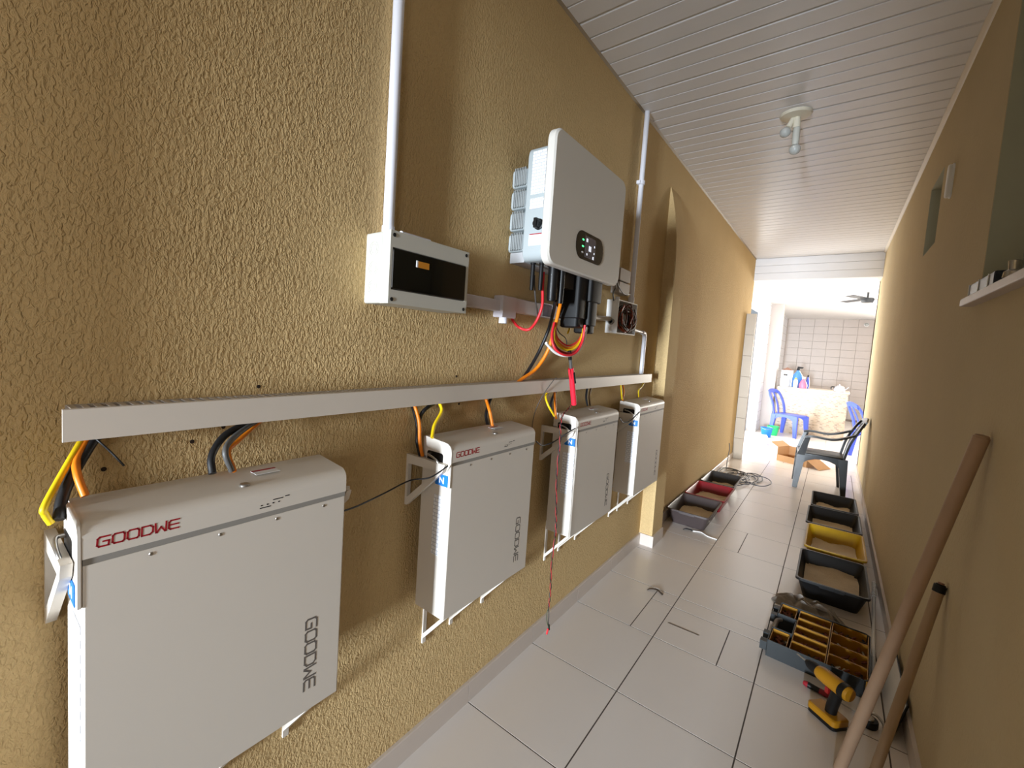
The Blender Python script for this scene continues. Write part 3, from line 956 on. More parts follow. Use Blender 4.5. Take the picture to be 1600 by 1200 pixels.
# cables at the inverter
G2 = 'cables under the inverter'
cable('solar_cable', 'thin dark grey cable dropping from the inverter left of the red one', [P(835, 430, XI - .03), P(835, 442, XI - .03), P(837, 470, XI - .04), P(841, 498, XL + .04)], 0.0032, M_GREYC, G2)
cable('solar_cable', 'red cable looping from the inverter to the pale trunking', [P(849, 425, XI), P(848, 450, XI), P(847, 478, XI - .01), P(838, 502, XI - .03), P(826, 515, XI - .05), P(812, 512, XL + .04), P(802, 502, XL + .03), P(799, 494, XL + .03)], 0.0058, M_CRED, G2)
cable('power_cable', 'thick orange cable curving from inverter connector to the duct', [P(877, 468, XI + .02), P(874, 482, XI), P(866, 515, XI - .03), P(856, 548, XI - .06), P(838, 576, XD + .01), P(816, 592, XD), P(806, 600, XD)], 0.0080, M_ORANGE, G2)
cable('power_cable', 'black cable running beside the thick orange one into the duct', [P(868, 470, XI), P(864, 490, XI - .03), P(856, 518, XI - .07), P(842, 550, XI - .10), P(826, 578, XD - .012), P(812, 598, XD - .012)], 0.0078, M_BLACKC, G2)
XW = XI + 0.02
for i, (nm, lb, mm, rr, off) in enumerate((
        ('bundle_wire', 'outer red wire of the loop under the inverter', M_CRED, 0.0050, (0, 6)),
        ('bundle_wire', 'inner dark red wire of the loop under the inverter', mat('wire_crimson', S(150, 26, 40), 0.45), 0.0048, (3, 3)),
        ('bundle_wire', 'yellow wire in the loop under the inverter', M_YELLOW, 0.0050, (6, -2)),
        ('bundle_wire', 'orange wire in the loop under the inverter', M_ORANGE, 0.0056, (8, -5)),
        ('bundle_wire', 'topmost thin red wire of the loop under the inverter', M_CRED, 0.0040, (11, -9)))):
    a, b = off
    XW = XI + 0.045 - i * 0.012
    cable(nm, lb, [P(866 + a * .3, 504, XW - .05), P(862 + a * .6, 524 + b * .4, XW - .04), P(868 + a * .5, 540 + b, XW - .02), P(884 + a * .2, 549 + b, XW), P(900 - a * .1, 545 + b, XW + .01), P(910 - a * .2, 530 + b * .5, XW + .01), P(914 - a * .3, 508, XW + .015)], rr, mm, G2)
XW = XI + 0.035
cable('bundle_wire', 'white wire of the loop under the inverter', [P(853, 536, XW - .03), P(868, 551, XW - .02), P(885, 556, XW), P(900, 551, XW + .01), P(910, 538, XW + .015), P(917, 512, XW + .015)], 0.0062, M_CWHITE, G2)
cable('bundle_wire', 'short yellow cut wire end pointing up beside the black connector', [P(887, 521, XI - .05), P(892, 508, XI - .05), P(897, 494, XI - .05)], 0.0048, M_YELLOW, G2)
cable('signal_wire', 'thin black wire crossing above the wire loop under the inverter', [P(868, 508, XI - .06), P(874, 520, XI - .05), P(884, 529, XI - .04), P(886, 541, XI - .03)], 0.0022, M_BLACKC, G2)
cable('signal_wire', 'short black cable from the inverter corner to the open junction box', [P(962, 444, XL + .16), P(962, 450, XL + .12), P(958, 458, XL + .06), P(959, 470, XL + .036)], 0.0040, M_BLACKC, G2)
cable('signal_wire', 'black cable arching right of the inverter corner over to the conduit', [P(964, 440, XL + .16), P(968, 450, XL + .10), P(975, 459, XL + .06), P(984, 460, XL + .045)], 0.0032, M_BLACKC, G2)

# red-handled tool clipped to the wire loop
tl = thing('hanging_tool', 'red handled tool with black grip hanging from the wire loop', 'hand tool')
a, b = Vector(P(890, 550, XW)), Vector(P(897, 632, XW))
tl.location = b
dv = a - b
L = dv.length


def along(t, off=(0, 0, 0)):
    return dv * t + Vector(off)


MB().tube([along(0.0), along(0.02), along(0.55), along(0.66), along(0.70)], 0.0125, 10).build('handle', mat('tool_red', S(226, 38, 58), 0.4), tl, smooth=75)
MB().tube([along(0.50, (0, -.012, 0)), along(0.62, (0, -.016, 0)), along(0.68, (0, -.016, 0))], 0.006, 8).build('lever', MATS['tool_red'], tl, smooth=75)
MB().tube([along(0.42, (.011, .004, 0)), along(0.62, (.010, .002, 0))], 0.006, 8).build('thumb_grip', M_DARK, tl, smooth=75)
MB().tube([along(0.66), along(0.86)], 0.0075, 8).build('shaft', M_GREYC, tl, smooth=75)
MB().tube([along(0.86), along(1.02)], 0.0085, 8).build('clip', M_DARK, tl, smooth=75)
#@@PART3
# ================================================================== floor things
M_SAND = mat('dry_sand', S(216, 200, 174), 0.95, var=0.18, scale=160, bump=0.004, bscale=220)


def tray(label, x0, x1, y0, y1, h, col, sand, group, seed, rz=0.0, mname=None, slope=0.0):
    cx, cy = (x0 + x1) / 2, (y0 + y1) / 2
    w, l = (x1 - x0) / 2, (y1 - y0) / 2
    t = thing('plastic_tray', label, 'tray', (cx, cy, 0), rz, group)
    m = mat(mname, col, 0.42, var=0.12, scale=25)
    lv = []      # rings: (half width, half length, z)
    ins = 0.045

    def ring(k, z, extra=0.0):
        return rrect(-w + k - extra, w - k + extra, -l + k * 1.3 - extra, l - k * 1.3 + extra, 0.03, 4), z
    rings = [ring(ins, 0.0), ring(0.012, h - 0.016), ring(0.0, h - 0.014), ring(0.0, h), ring(0.010, h), ring(0.014, h - 0.006), ring(ins + 0.004, 0.006)]
    vs, fs = [], []
    n = len(rings[0][0])
    for pts, z in rings:
        vs += [(p[0], p[1], z) for p in pts]
    for k in range(len(rings) - 1):
        for i in range(n):
            j = (i + 1) % n
            fs.append((k * n + i, k * n + j, (k + 1) * n + j, (k + 1) * n + i))
    fs.append(tuple(range(n)))
    fs.append(tuple(range((len(rings) - 1) * n, len(rings) * n)))
    MB()._add(vs, fs).build('shell', m, t, smooth=True)
    # lip grips on the short sides
    for s in (-1, 1):
        MB().prism(rrect(-0.06, 0.06, h - 0.020, h - 0.002, 0.004, 2), 'y', s * l, s * (l + 0.006)).build('lip_grip', m, t)
    # sand
    rnd = random.Random(seed)
    nx, ny = 18, 28
    k = ins * 0.62
    vs, fs = [], []
    for j in range(ny + 1):
        for i in range(nx + 1):
            u, v = i / nx * 2 - 1, j / ny * 2 - 1
            edge = max(abs(u), abs(v))
            z = sand + 0.008 * math.sin(u * 4 + seed) * math.cos(v * 5 + seed * 2) + rnd.uniform(-.002, .003) + slope * v
            z = max(z, 0.010)
            ww = w - (ins + 0.006 - (ins - 0.012) * (z / h))
            ll = l - 1.3 * (ins + 0.006 - (ins - 0.012) * (z / h))
            if edge > 0.93:
                c = 0.03
                uu = math.copysign(min(abs(u), 1), u)
            vs.append((u * (ww - 0.002), v * (ll - 0.002), z))
    for j in range(ny):
        for i in range(nx):
            if (i in (0, nx - 1)) and (j in (0, ny - 1)):
                continue
            a = j * (nx + 1) + i
            fs.append((a, a + 1, a + nx + 2, a + nx + 1))
    sd = MB()._add(vs, fs).build('sand', M_SAND, t, smooth=True, label='grey beige sand filling')
    sd['kind'] = 'stuff'
    return t


GR, GL = 'plastic trays of sand along the right wall', 'plastic trays of sand along the left wall'
tray('black plastic tray of sand nearest the camera, against the right wall', -0.070, 0.290, 3.41, 3.985, 0.135, S(20, 20, 21), 0.058, GR, 1, 0, 'tray_charcoal')
tray('yellow plastic tray of sand in the row along the right wall', -0.055, 0.302, 4.055, 4.655, 0.135, S(190, 150, 22), 0.045, GR, 2, 0, 'tray_yellow', -0.012)
tray('black plastic tray directly behind the yellow tray on the right', -0.072, 0.300, 4.675, 5.245, 0.135, S(16, 16, 17), 0.032, GR, 3, 0, 'tray_black')
tray('black plastic tray at the far end of the right row, below the black chair', -0.060, 0.292, 5.275, 5.860, 0.135, S(16, 16, 17), 0.032, GR, 4, 0.01, 'tray_black')
tray('dark grey plastic tray of sand in front of the red tray on the left', -1.040, -0.690, 4.045, 4.615, 0.135, S(68, 58, 57), 0.040, GL, 5, 0, 'tray_grey')
tray('dark red plastic tray of sand between two dark trays on the left', -1.035, -0.680, 4.640, 5.215, 0.135, S(126, 20, 30), 0.040, GL, 6, 0, 'tray_red')
tray('dark grey plastic tray behind the red tray, next to the coiled cable', -1.025, -0.695, 5.240, 5.805, 0.135, S(48, 46, 46), 0.028, GL, 7, 0, 'tray_darkgrey')

# crumpled rag
rnd = random.Random(11)
rg_ = thing('rag', 'crumpled grey rag on the floor between black tray and organiser', 'rag', (0.03, 3.255, 0.0), math.radians(-28))
nx, ny = 34, 22
vs, fs = [], []
for j in range(ny + 1):
    for i in range(nx + 1):
        u, v = i / nx * 2 - 1, j / ny * 2 - 1
        x = u * math.sqrt(1 - v * v * 0.42) * (0.205 + 0.012 * math.sin(v * 6))
        yv = v * math.sqrt(1 - u * u * 0.42) * (0.105 + 0.016 * math.sin(u * 5 + 1)) + 0.010 * math.sin(u * 7)
        e = max(0.0, (1 - abs(u) ** 3) * (1 - abs(v) ** 3))
        z = 0.006 + e * (0.046 + 0.014 * math.sin(v * 13 + u * 3) + 0.014 * math.sin(u * 9 - v * 6) + 0.010 * math.sin(u * 17 + v * 4)) + rnd.uniform(0, .004) * e
        vs.append((x, yv, max(z, 0.004)))
n0 = len(vs)
vs += [(x, yy, 0.0) for (x, yy, z) in vs]
for j in range(ny):
    for i in range(nx):
        a = j * (nx + 1) + i
        q = (a, a + 1, a + nx + 2, a + nx + 1)
        fs.append(q)
        fs.append(tuple(n0 + k for k in reversed(q)))
for i in range(nx):
    for j in (0, ny):
        a = j * (nx + 1) + i
        fs.append((a, a + 1, n0 + a + 1, n0 + a))
for j in range(ny):
    for i in (0, nx):
        a = j * (nx + 1) + i
        fs.append((a, a + nx + 1, n0 + a + nx + 1, n0 + a))
MB()._add(vs, fs).build('cloth', mat('rag_grey', S(150, 142, 134), 0.95, var=0.30, scale=30, bump=0.002, bscale=200), rg_, smooth=True)
MB().tube(smooth_path([(-.19, .0, .010), (-.10, .03, .050), (.0, -.02, .062), (.10, .02, .050), (.19, -.01, .010)], 5), 0.006, 6).build('fold', MATS['rag_grey'], rg_, smooth=75)

# ------------------------------------------------------------------ organiser with yellow bins
og = thing('tool_organiser', 'open tool organiser with yellow bins of screws and bits', 'organiser', (0.060, 2.855, 0), math.radians(-3))
M_OG = mat('organiser_shell', S(26, 31, 33), 0.5, var=0.15, scale=20)
M_BIN = mat('bin_yellow', S(176, 124, 18), 0.45, var=0.1, scale=18)
sh = MB()
sh.prism([(-0.185, -0.235), (0.185, -0.235), (0.205, -0.215), (0.205, 0.215), (0.185, 0.235), (-0.185, 0.235), (-0.185, 0.085), (-0.10, 0.085), (-0.10, -0.085), (-0.185, -0.085)], 'z', 0.0, 0.012)
sh.build('base', M_OG, og)
rim = MB()
outl = [(-0.185, -0.085), (-0.185, -0.235), (0.185, -0.235), (0.205, -0.215), (0.205, 0.215), (0.185, 0.235), (-0.185, 0.235), (-0.185, 0.085), (-0.10, 0.085), (-0.10, -0.085), (-0.185, -0.085)]
for a, b in zip(outl[:-1], outl[1:]):
    dx, dy = b[0] - a[0], b[1] - a[1]
    ll = math.hypot(dx, dy)
    nx_, ny_ = -dy / ll * 0.004, dx / ll * 0.004
    rim._add([(a[0], a[1], .012), (b[0], b[1], .012), (b[0] + nx_, b[1] + ny_, .012), (a[0] + nx_, a[1] + ny_, .012),
              (a[0], a[1], .085), (b[0], b[1], .085), (b[0] + nx_, b[1] + ny_, .085), (a[0] + nx_, a[1] + ny_, .085)],
             [(0, 3, 2, 1), (4, 5, 6, 7), (0, 1, 5, 4), (1, 2, 6, 5), (2, 3, 7, 6), (3, 0, 4, 7)])
rim.build('rim_wall', M_OG, og)
MB().tube(smooth_path([(-0.165, -0.085, 0.055), (-0.178, -0.05, 0.055), (-0.180, 0.05, 0.055), (-0.165, 0.085, 0.055)], 5), 0.011, 10).build('carry_handle', mat('handle_grey', S(140, 132, 126), 0.5), og, smooth=75)
for yy in (-0.205, -0.115, 0.115, 0.205):
    MB().box(-0.215, -0.185, yy - 0.018, yy + 0.018, 0.018, 0.062).build('latch', M_OG, og)


def bin_(x0, x1, y0, y1, k):
    t = 0.003
    z0, z1 = 0.013, 0.080
    b = MB()
    b.box(x0, x1, y0, y1, z0, z0 + t)
    b.box(x0, x0 + t, y0, y1, z0 + t, z1)
    b.box(x1 - t, x1, y0, y1, z0 + t, z1)
    b.box(x0 + t, x1 - t, y0, y0 + t, z0 + t, z1)
    b.box(x0 + t, x1 - t, y1 - t, y1, z0 + t, z1)
    bo = b.build('bin', M_BIN, og)
    r2 = random.Random(k)
    for c, (nm, mm) in enumerate((('loose_screws', M_STEEL), ('loose_bits', mat('bits_dark', S(48, 40, 36), 0.5)), ('loose_plugs', mat('plug_mix', S((150, 120, 170)[k % 3], 60, 40), 0.5)))):
        q = MB()
        for _ in range(9):
            cx, cy = r2.uniform(x0 + .014, x1 - .014), r2.uniform(y0 + .012, y1 - .012)
            a = r2.uniform(0, PI)
            dx, dy = 0.011 * math.cos(a), min(0.009, (y1 - y0) / 2 - .01) * math.sin(a)
            q.tube([(cx - dx, cy - dy, 0.034 + c * 0.007), (cx + dx, cy + dy, 0.042 + c * 0.007)], 0.0052, 6)
        o = q.build(nm, mm, bo)
        o['kind'] = 'stuff'


bin_(-0.178, -0.105, 0.092, 0.228, 1)
bin_(-0.178, -0.105, -0.228, -0.092, 2)
for k in range(5):
    bin_(-0.094, 0.046, -0.228 + k * 0.0915, -0.228 + k * 0.0915 + 0.0885, 3 + k)
for k in range(4):
    bin_(0.050, 0.198, -0.228 + k * 0.1145, -0.228 + k * 0.1145 + 0.1115, 8 + k)

# ------------------------------------------------------------------ cordless drill
dr = thing('cordless_drill', 'yellow and black cordless drill standing on its battery by the organiser', 'drill', (0.115, 2.34, 0), math.radians(140))
M_DY = mat('drill_yellow', S(178, 124, 16), 0.45, var=0.06)
bt = MB()
bt.prism(rrect(-0.055, 0.062, -0.040, 0.040, 0.014, 3), 'z', 0.0, 0.020, 0.004, 0).build('battery_base', M_DARK, dr, smooth=True)
MB().prism(rrect(-0.056, 0.064, -0.041, 0.041, 0.014, 3), 'z', 0.020, 0.046, 0, 0.005).build('battery_pack', M_DY, dr, smooth=True)
gp = MB()
gp.tube(smooth_path([(-0.006, 0, 0.040), (-0.010, 0, 0.075), (-0.018, 0, 0.115), (-0.024, 0, 0.150)], 4), 0.0205, 12)
gp.build('grip', M_DARK, dr, smooth=True)
MB().box(0.008, 0.022, -0.008, 0.008, 0.112, 0.138).build('trigger', mat('trigger_red', S(150, 28, 26), 0.4), dr)
hd_ = MB().lathe([(0.0, -0.075), (0.026, -0.073), (0.031, -0.060), (0.031, 0.020), (0.029, 0.050), (0.024, 0.062), (0.0, 0.063)], (0, 0, 0.172), 18, 'x')
hd_.build('motor_housing', M_DY, dr, smooth=True)
MB().lathe([(0.0325, -0.062), (0.0325, -0.040), (0.0, -0.039)], (0, 0, 0.172), 18, 'x').build('rear_band', M_DARK, dr, smooth=True)
MB().lathe([(0.022, 0.062), (0.0225, 0.085), (0.019, 0.104), (0.010, 0.118), (0.0, 0.119)], (0, 0, 0.172), 16, 'x').build('chuck', M_SOFTBLACK, dr, smooth=True)
MB().cyl((0.115, 0, 0.172), (0.165, 0, 0.172), 0.003, 8).build('drill_bit', M_STEEL, dr)

# screwdriver lying under the drill
sd_ = thing('screwdriver', 'red and black screwdriver lying on the tiles beside the drill', 'screwdriver', (0.075, 2.505, 0.0135), math.radians(-12))
MB().lathe([(0.0, -0.055), (0.009, -0.053), (0.013, -0.040), (0.011, 0.0), (0.013, 0.03), (0.009, 0.045), (0.0, 0.046)], n=12, axis='x').build('handle', mat('driver_red', S(150, 26, 40), 0.4), sd_, smooth=True)
MB().lathe([(0.0134, -0.035), (0.0118, -0.01), (0.0118, 0.008), (0.0, 0.009)], n=12, axis='x').build('grip_sleeve', M_DARK, sd_, smooth=True)
MB().cyl((0.045, 0, 0), (0.165, 0, -0.009), 0.0032, 8).build('blade', M_STEEL, sd_)
# tape roll
tp = thing('cable_clamp', 'small dark clamp with shiny metal jaw at the foot of the white board', 'clamp', (0.245, 2.435, 0.0))
MB().lathe([(0.030, 0.0), (0.032, 0.004), (0.032, 0.026), (0.030, 0.030), (0.018, 0.030), (0.018, 0.0)], n=22).build('ring', M_SOFTBLACK, tp, smooth=True)
MB().lathe([(0.017, 0.001), (0.017, 0.036), (0.010, 0.038), (0.0, 0.038)], n=18).build('core', mat('core_pale', S(180, 172, 160), 0.5), tp, smooth=True)
MB().tube(smooth_path([(-0.010, 0.034, 0.020), (0.020, 0.040, 0.034), (0.045, 0.025, 0.022), (0.052, 0.0, 0.006)], 4), 0.0055, 8).build('jaw', M_STEEL, tp, smooth=75)

# white rod lying along the right wall
wr_ = thing('white_rod', 'white ribbed plastic rod lying on the floor along the right wall', 'rod', (0.276, 2.74, 0.0115))
dv2 = Vector((0.345 - 0.276, 4.05 - 2.74, 0))
MB().cyl((0, 0, 0), dv2 * 0.80, 0.0085, 10).build('tube', M_LABELW, wr_, smooth=True)
rb = MB()
for k in range(9):
    rb.tube([dv2 * (0.80 + k * 0.022), dv2 * (0.80 + k * 0.022 + 0.013)], 0.0112, 10)
rb.tube([dv2 * 0.80, dv2 * 1.0], 0.0085, 8)
rb.build('ribbed_end', M_LABELW, wr_, smooth=True)
# white board leaning on the right wall
wb = thing('white_board', 'narrow white board with dark edge leaning against the right wall base', 'board', (0.318, 2.40, 0.0), math.radians(0))
pts = [(0, 0, 0.0), (0.0, 0.50, 0.0), (0.044, 0.54, 0.125), (0.044, 0.07, 0.125)]
off_ = Vector((0.0075, 0, -0.0026))


def slab(q, a, b):
    u = [Vector(p) + off_ * a for p in q] + [Vector(p) + off_ * b for p in q]
    return MB()._add(u, [(0, 1, 2, 3), (4, 5, 6, 7), (0, 1, 5, 4), (1, 2, 6, 5), (2, 3, 7, 6), (3, 0, 4, 7)])


for p in range(2):
    pass
bo = slab([(p[0] - .012, p[1], p[2] + .003) for p in pts], 0, 1).build('panel', M_LABELW, wb)
MB().tube([(-0.006, -0.002, 0.006), (0.0375, 0.068, 0.128), (0.0375, 0.54, 0.128)], 0.004, 6).build('dark_edge', M_SOFTBLACK, wb)


# broomsticks leaning on the right wall
def stick(label, p0, p1, r, col, nm, capm=None, cap=0.0):
    t = thing('broomstick', label, 'stick', p0, group='broomsticks leaning on the right wall')
    d = Vector(p1) - Vector(p0)
    u = d.normalized()
    MB().tube([(0, 0, 0), d * 0.5, d - u * 0.006, d], r, 14).build('pole', mat(nm, col, 0.55, var=0.12, scale=12), t, smooth=75)
    MB().lathe([(r * .98, -0.002), (r * .8, 0.006), (0.0, 0.009)], n=14).build('rounded_end', MATS[nm] if not capm else capm, t, smooth=True).matrix_local = Matrix.Translation(d) @ u.to_track_quat('Z', 'Y').to_matrix().to_4x4()
    if capm:
        MB().tube([d - u * cap, d + u * 0.002], r * 1.12, 14).build('end_cap', capm, t, smooth=75)
        MB().tube([d, d + u * 0.012], r * 0.55, 10).build('tip', mat('tip_wood', S(150, 110, 90), 0.6), t, smooth=75)
    return t


stick('long bare broomstick leaning on the right wall, its rounded end highest', (0.150, 2.085, 0.0), (0.349, 1.925, 1.31), 0.0185, S(176, 146, 120), 'stick_wood')
stick('shorter broomstick with black end cap leaning low on the right wall', (0.235, 2.085, 0.0), (0.352, 2.185, 0.752), 0.0155, S(172, 144, 112), 'stick_pale', M_DARK, 0.022)

# window sill things
cb_ = thing('sill_case', 'small dark blue case with white edges on the window sill', 'case', (0.352, 2.19, 1.765))
MB().prism(rrect(-0.006, 0.05, 0.0, 0.045, 0.006, 2), 'y', -0.16, 0.16, 0.003, 0.003).build('case', mat('case_navy', S(28, 36, 52), 0.35), cb_)
for yy in (-0.10, 0.02, 0.155):
    MB().box(-0.0085, -0.006, yy - 0.0015, yy + 0.0015, 0.002, 0.044).build('white_edge', M_LABELW, cb_)
kt_ = thing('metal_fitting', 'shiny metal fitting lying on the window sill at the frame edge', 'fitting', (0.360, 1.90, 1.765))
MB().lathe([(0.012, 0.0), (0.022, 0.004), (0.020, 0.020), (0.012, 0.026), (0.014, 0.050), (0.0, 0.054)], n=14).build('knob', M_STEEL, kt_, smooth=True)
MB().tube(smooth_path([(0, 0.0, 0.012), (0.0, 0.05, 0.026), (0.006, 0.09, 0.010)], 4), 0.006, 8).build('arm', M_STEEL, kt_, smooth=75)
# white cover strip high on the right wall
ws = thing('wall_cover', 'white rounded plastic strip high on the right wall beside the small window', 'cover', (XR, 3.25, 2.37))
MB().prism(rrect(-0.022, 0.022, 0, 0.165, 0.020, 5), 'x', 0, -0.022, 0, 0.004).build('strip', M_LABELW, ws, smooth=True)
MB().prism(rrect(-0.026, 0.026, -0.004, 0.169, 0.022, 5), 'x', 0, -0.006).build('back_plate', M_LABELW, ws)

# ------------------------------------------------------------------ ceiling lamp holder
lm = thing('ceiling_lamp', 'round cream ceiling rose with lamp holder and two unlit bulbs', 'lamp', (-0.320, 3.27, H))
M_CER = mat('lamp_cream', S(226, 218, 198), 0.45)
MB().lathe([(0.080, 0.0), (0.082, -0.006), (0.076, -0.016), (0.045, -0.024), (0.0, -0.026)], n=32).build('ceiling_rose', M_CER, lm, smooth=True)
MB().cyl((0.008, 0, -0.022), (0.010, 0, -0.085), 0.017, 14, 0.020).build('socket', M_CER, lm, smooth=True)
MB().cyl((-0.010, 0, -0.024), (-0.030, -0.015, -0.080), 0.014, 12, 0.016).build('socket', M_CER, lm, smooth=True)
M_BULB = mat('bulb_glass', S(206, 208, 204), 0.12, spec=0.6, trans=0.35)
MB().lathe([(0.017, 0.0), (0.019, -0.02), (0.019, -0.085), (0.017, -0.10)], (0.012, 0, -0.085), 16).build('adapter', mat('adapter_grey', S(196, 194, 184), 0.4), lm, smooth=True)


def globe(c, r):
    p = [(r * math.sin(a * PI / 12), r * math.cos(a * PI / 12)) for a in range(13)]
    return MB().lathe(p, c, 18)


globe((0.013, 0, -0.212), 0.030).build('bulb', M_BULB, lm, smooth=True)
globe((-0.042, -0.022, -0.108), 0.029).build('bulb', M_BULB, lm, smooth=True)

# ------------------------------------------------------------------ chairs
def monobloc(name, label, m, loc, rz, arms, group=None):
    t = thing(name, label, 'chair', loc, rz, group)
    sz = 0.43
    MB().prism(rrect(-0.215, 0.225, -0.215, 0.215, 0.05, 4), 'z', sz - 0.030, sz - 0.004, 0.003, 0.006).build('seat', m, t, smooth=True)
    ap = MB()
    for s in (-1, 1):      # arched apron on each flank
        pts = [(-0.20, sz - 0.02), (0.20, sz - 0.02)]
        for i in range(9):
            a = i / 8 * PI
            pts.append((0.175 * math.cos(a), sz - 0.16 + 0.105 * math.sin(a)))
        ap = MB().prism(pts, 'y', s * 0.200, s * 0.218)
        ap.build('apron', m, t)
    for sx in (-1, 1):
        for sy in (-1, 1):
            foot = (sx * 0.222 + (0.0 if sx > 0 else 0.0), sy * 0.215, 0.0)
            MB().frus(foot, (0.046, 0.042), (sx * 0.190, sy * 0.200, sz - 0.02), (0.085, 0.048)).build('leg', m, t)
    bk = MB()
    for s in (-1, 1):
        st = smooth_path([(-0.195, s * 0.195, sz - 0.03), (-0.235, s * 0.200, sz + 0.17), (-0.305, s * 0.190, sz + 0.34), (-0.345, s * 0.150, sz + 0.42)], 4)
        MB().ribbon(st, 0.055 if not arms else 0.045, 0.022, (0, 1, 0)).build('back_post', m, t)
    top = smooth_path([(-0.345, -0.175, sz + 0.40), (-0.362, -0.08, sz + 0.425), (-0.366, 0, sz + 0.43), (-0.362, 0.08, sz + 0.425), (-0.345, 0.175, sz + 0.40)], 4)
    MB().ribbon(top, 0.075, 0.016, (-0.35, 0, 0.93)).build('top_rail', m, t)
    for yy in ((-0.085, 0.0, 0.085) if arms else (0.0,)):
        MB().ribbon(smooth_path([(-0.215, yy, sz - 0.01), (-0.250, yy, sz + 0.17), (-0.315, yy, sz + 0.33), (-0.360, yy, sz + 0.41)], 4), 0.045 if arms else 0.05, 0.008, (0, 1, 0)).build('back_slat', m, t)
    if arms:
        for s in (-1, 1):
            MB().frus((0.195, s * 0.222, sz - 0.03), (0.075, 0.040), (0.150, s * 0.235, sz + 0.185), (0.050, 0.045)).build('arm_support', m, t)
            arm = smooth_path([(0.175, s * 0.238, sz + 0.190), (0.10, s * 0.242, sz + 0.205), (-0.06, s * 0.238, sz + 0.195), (-0.17, s * 0.228, sz + 0.225), (-0.272, s * 0.205, sz + 0.275)], 4)
            MB().ribbon(arm, 0.062, 0.020, (0, 1, 0)).build('armrest', m, t)
    return t


monobloc('plastic_armchair', 'black plastic armchair standing at the end of the corridor', mat('chair_black', S(11, 12, 12), 0.3, spec=0.5), (-0.035, 6.655, 0), math.radians(184), True)
M_CB = mat('chair_blue', S(82, 104, 214), 0.35)
monobloc('plastic_chair', 'blue plastic chair in front of the mosaic counter', M_CB, (-0.60, 10.70, 0), math.radians(-22), False, 'blue plastic kitchen chairs')
monobloc('plastic_chair', 'blue plastic chair mostly hidden behind the right wall end', M_CB, (0.60, 9.35, 0), math.radians(20), False, 'blue plastic kitchen chairs')

# ------------------------------------------------------------------ coiled cable
cc = thing('coiled_cable', 'tangled coil of grey cable on the floor by the left wall end', 'cable', (-0.78, 6.25, 0))
rnd = random.Random(5)
for i in range(9):
    cx, cy = (-0.18 + 0.05 * i if i < 6 else rnd.uniform(-.05, .2)), (0.10 - 0.02 * i if i < 6 else rnd.uniform(-.35, .25))
    ra, rb, a0 = 0.11 + rnd.random() * .05, 0.22 + rnd.random() * .12, rnd.random() * 6
    pts = []
    for k in range(11):
        a = a0 + k * 0.6
        pts.append((max(cx + ra * math.cos(a), -0.255), cy + rb * math.sin(a), 0.007 + 0.006 * (i % 4) + rnd.uniform(0, .006)))
    MB().tube(smooth_path(pts, 4), 0.0055, 6).build('cable_loop', mat('cable_slate', S(74, 76, 82), 0.5), cc, smooth=75)
MB().tube(smooth_path([(-0.20, 0.3, 0.01), (-0.22, 0.45, 0.10), (-0.235, 0.62, 0.22), (-0.25, 0.66, 0.30)], 5), 0.0055, 6).build('upright_end', MATS['cable_slate'], cc, smooth=75)

# small floor litter
lt = tag(MB().tube(smooth_path([(0, 0, 0.004), (0.06, 0.02, 0.006), (0.12, -0.02, 0.004), (0.19, -0.03, 0.004)], 5), 0.004, 6).build('cord_scrap', M_CWHITE, smooth=75), 'short white cord scrap on the tiles before the grey tray', 'scrap')
lt.location = (-0.80, 4.02, 0)
lt = tag(MB().ribbon(smooth_path([(0, 0, 0.002), (0.02, 0.0, 0.014), (0.05, 0.02, 0.010), (0.07, 0.03, 0.002)], 4), 0.022, 0.002).build('plastic_scrap', M_DARK), 'small black plastic scrap beside the grey tray', 'scrap')
lt.location = (-0.87, 4.0, 0)
lt = tag(MB().ribbon(smooth_path([(0, 0, 0.002), (0.016, 0.02, 0.006), (0.05, 0.03, 0.008), (0.09, 0.01, 0.002)], 4), 0.02, 0.0015).build('dry_leaf', mat('leaf_brown', S(92, 78, 66), 0.8)), 'small dry curled leaf on the tiles near the pilaster', 'leaf')
lt.location = (-0.78, 2.80, 0)
lt = tag(MB().prism([(0, 0), (0.155, 0.006), (0.16, 0.016), (0.004, 0.012)], 'z', 0, 0.0008).build('floor_smear', mat('smear_grey', S(120, 108, 96), 0.8)), 'dark cement smear on the middle floor tile', 'stain')
lt.location = (-0.585, 2.538, 0)

# ------------------------------------------------------------------ kitchen things
# cardboard box
bxk = thing('cardboard_box', 'open brown cardboard box on the floor behind the black chair', 'box', (-0.30, 7.95, 0), math.radians(-24))
M_CARD = mat('cardboard', S(196, 150, 104), 0.85, var=0.06, scale=10)
t = 0.005
q = MB()
q.box(-0.20, 0.20, -0.15, 0.15, 0, t)
q.box(-0.20, -0.20 + t, -0.15, 0.15, t, 0.20)
q.box(0.20 - t, 0.20, -0.15, 0.15, t, 0.10)
q.box(-0.20, 0.20, 0.15 - t, 0.15, t, 0.20)
q.box(-0.20, 0.20, -0.15, -0.15 + t, t, 0.09)
q.build('carton', M_CARD, bxk)
MB().prism([(0.20, 0.10), (0.205, 0.103), (0.36, 0.004), (0.35, 0.0)], 'y', -0.15, 0.15).build('flap', M_CARD, bxk)
MB().prism([(-0.20, 0.20), (-0.197, 0.203), (-0.30, 0.26), (-0.303, 0.256)], 'y', -0.15, 0.15).build('flap', M_CARD, bxk)

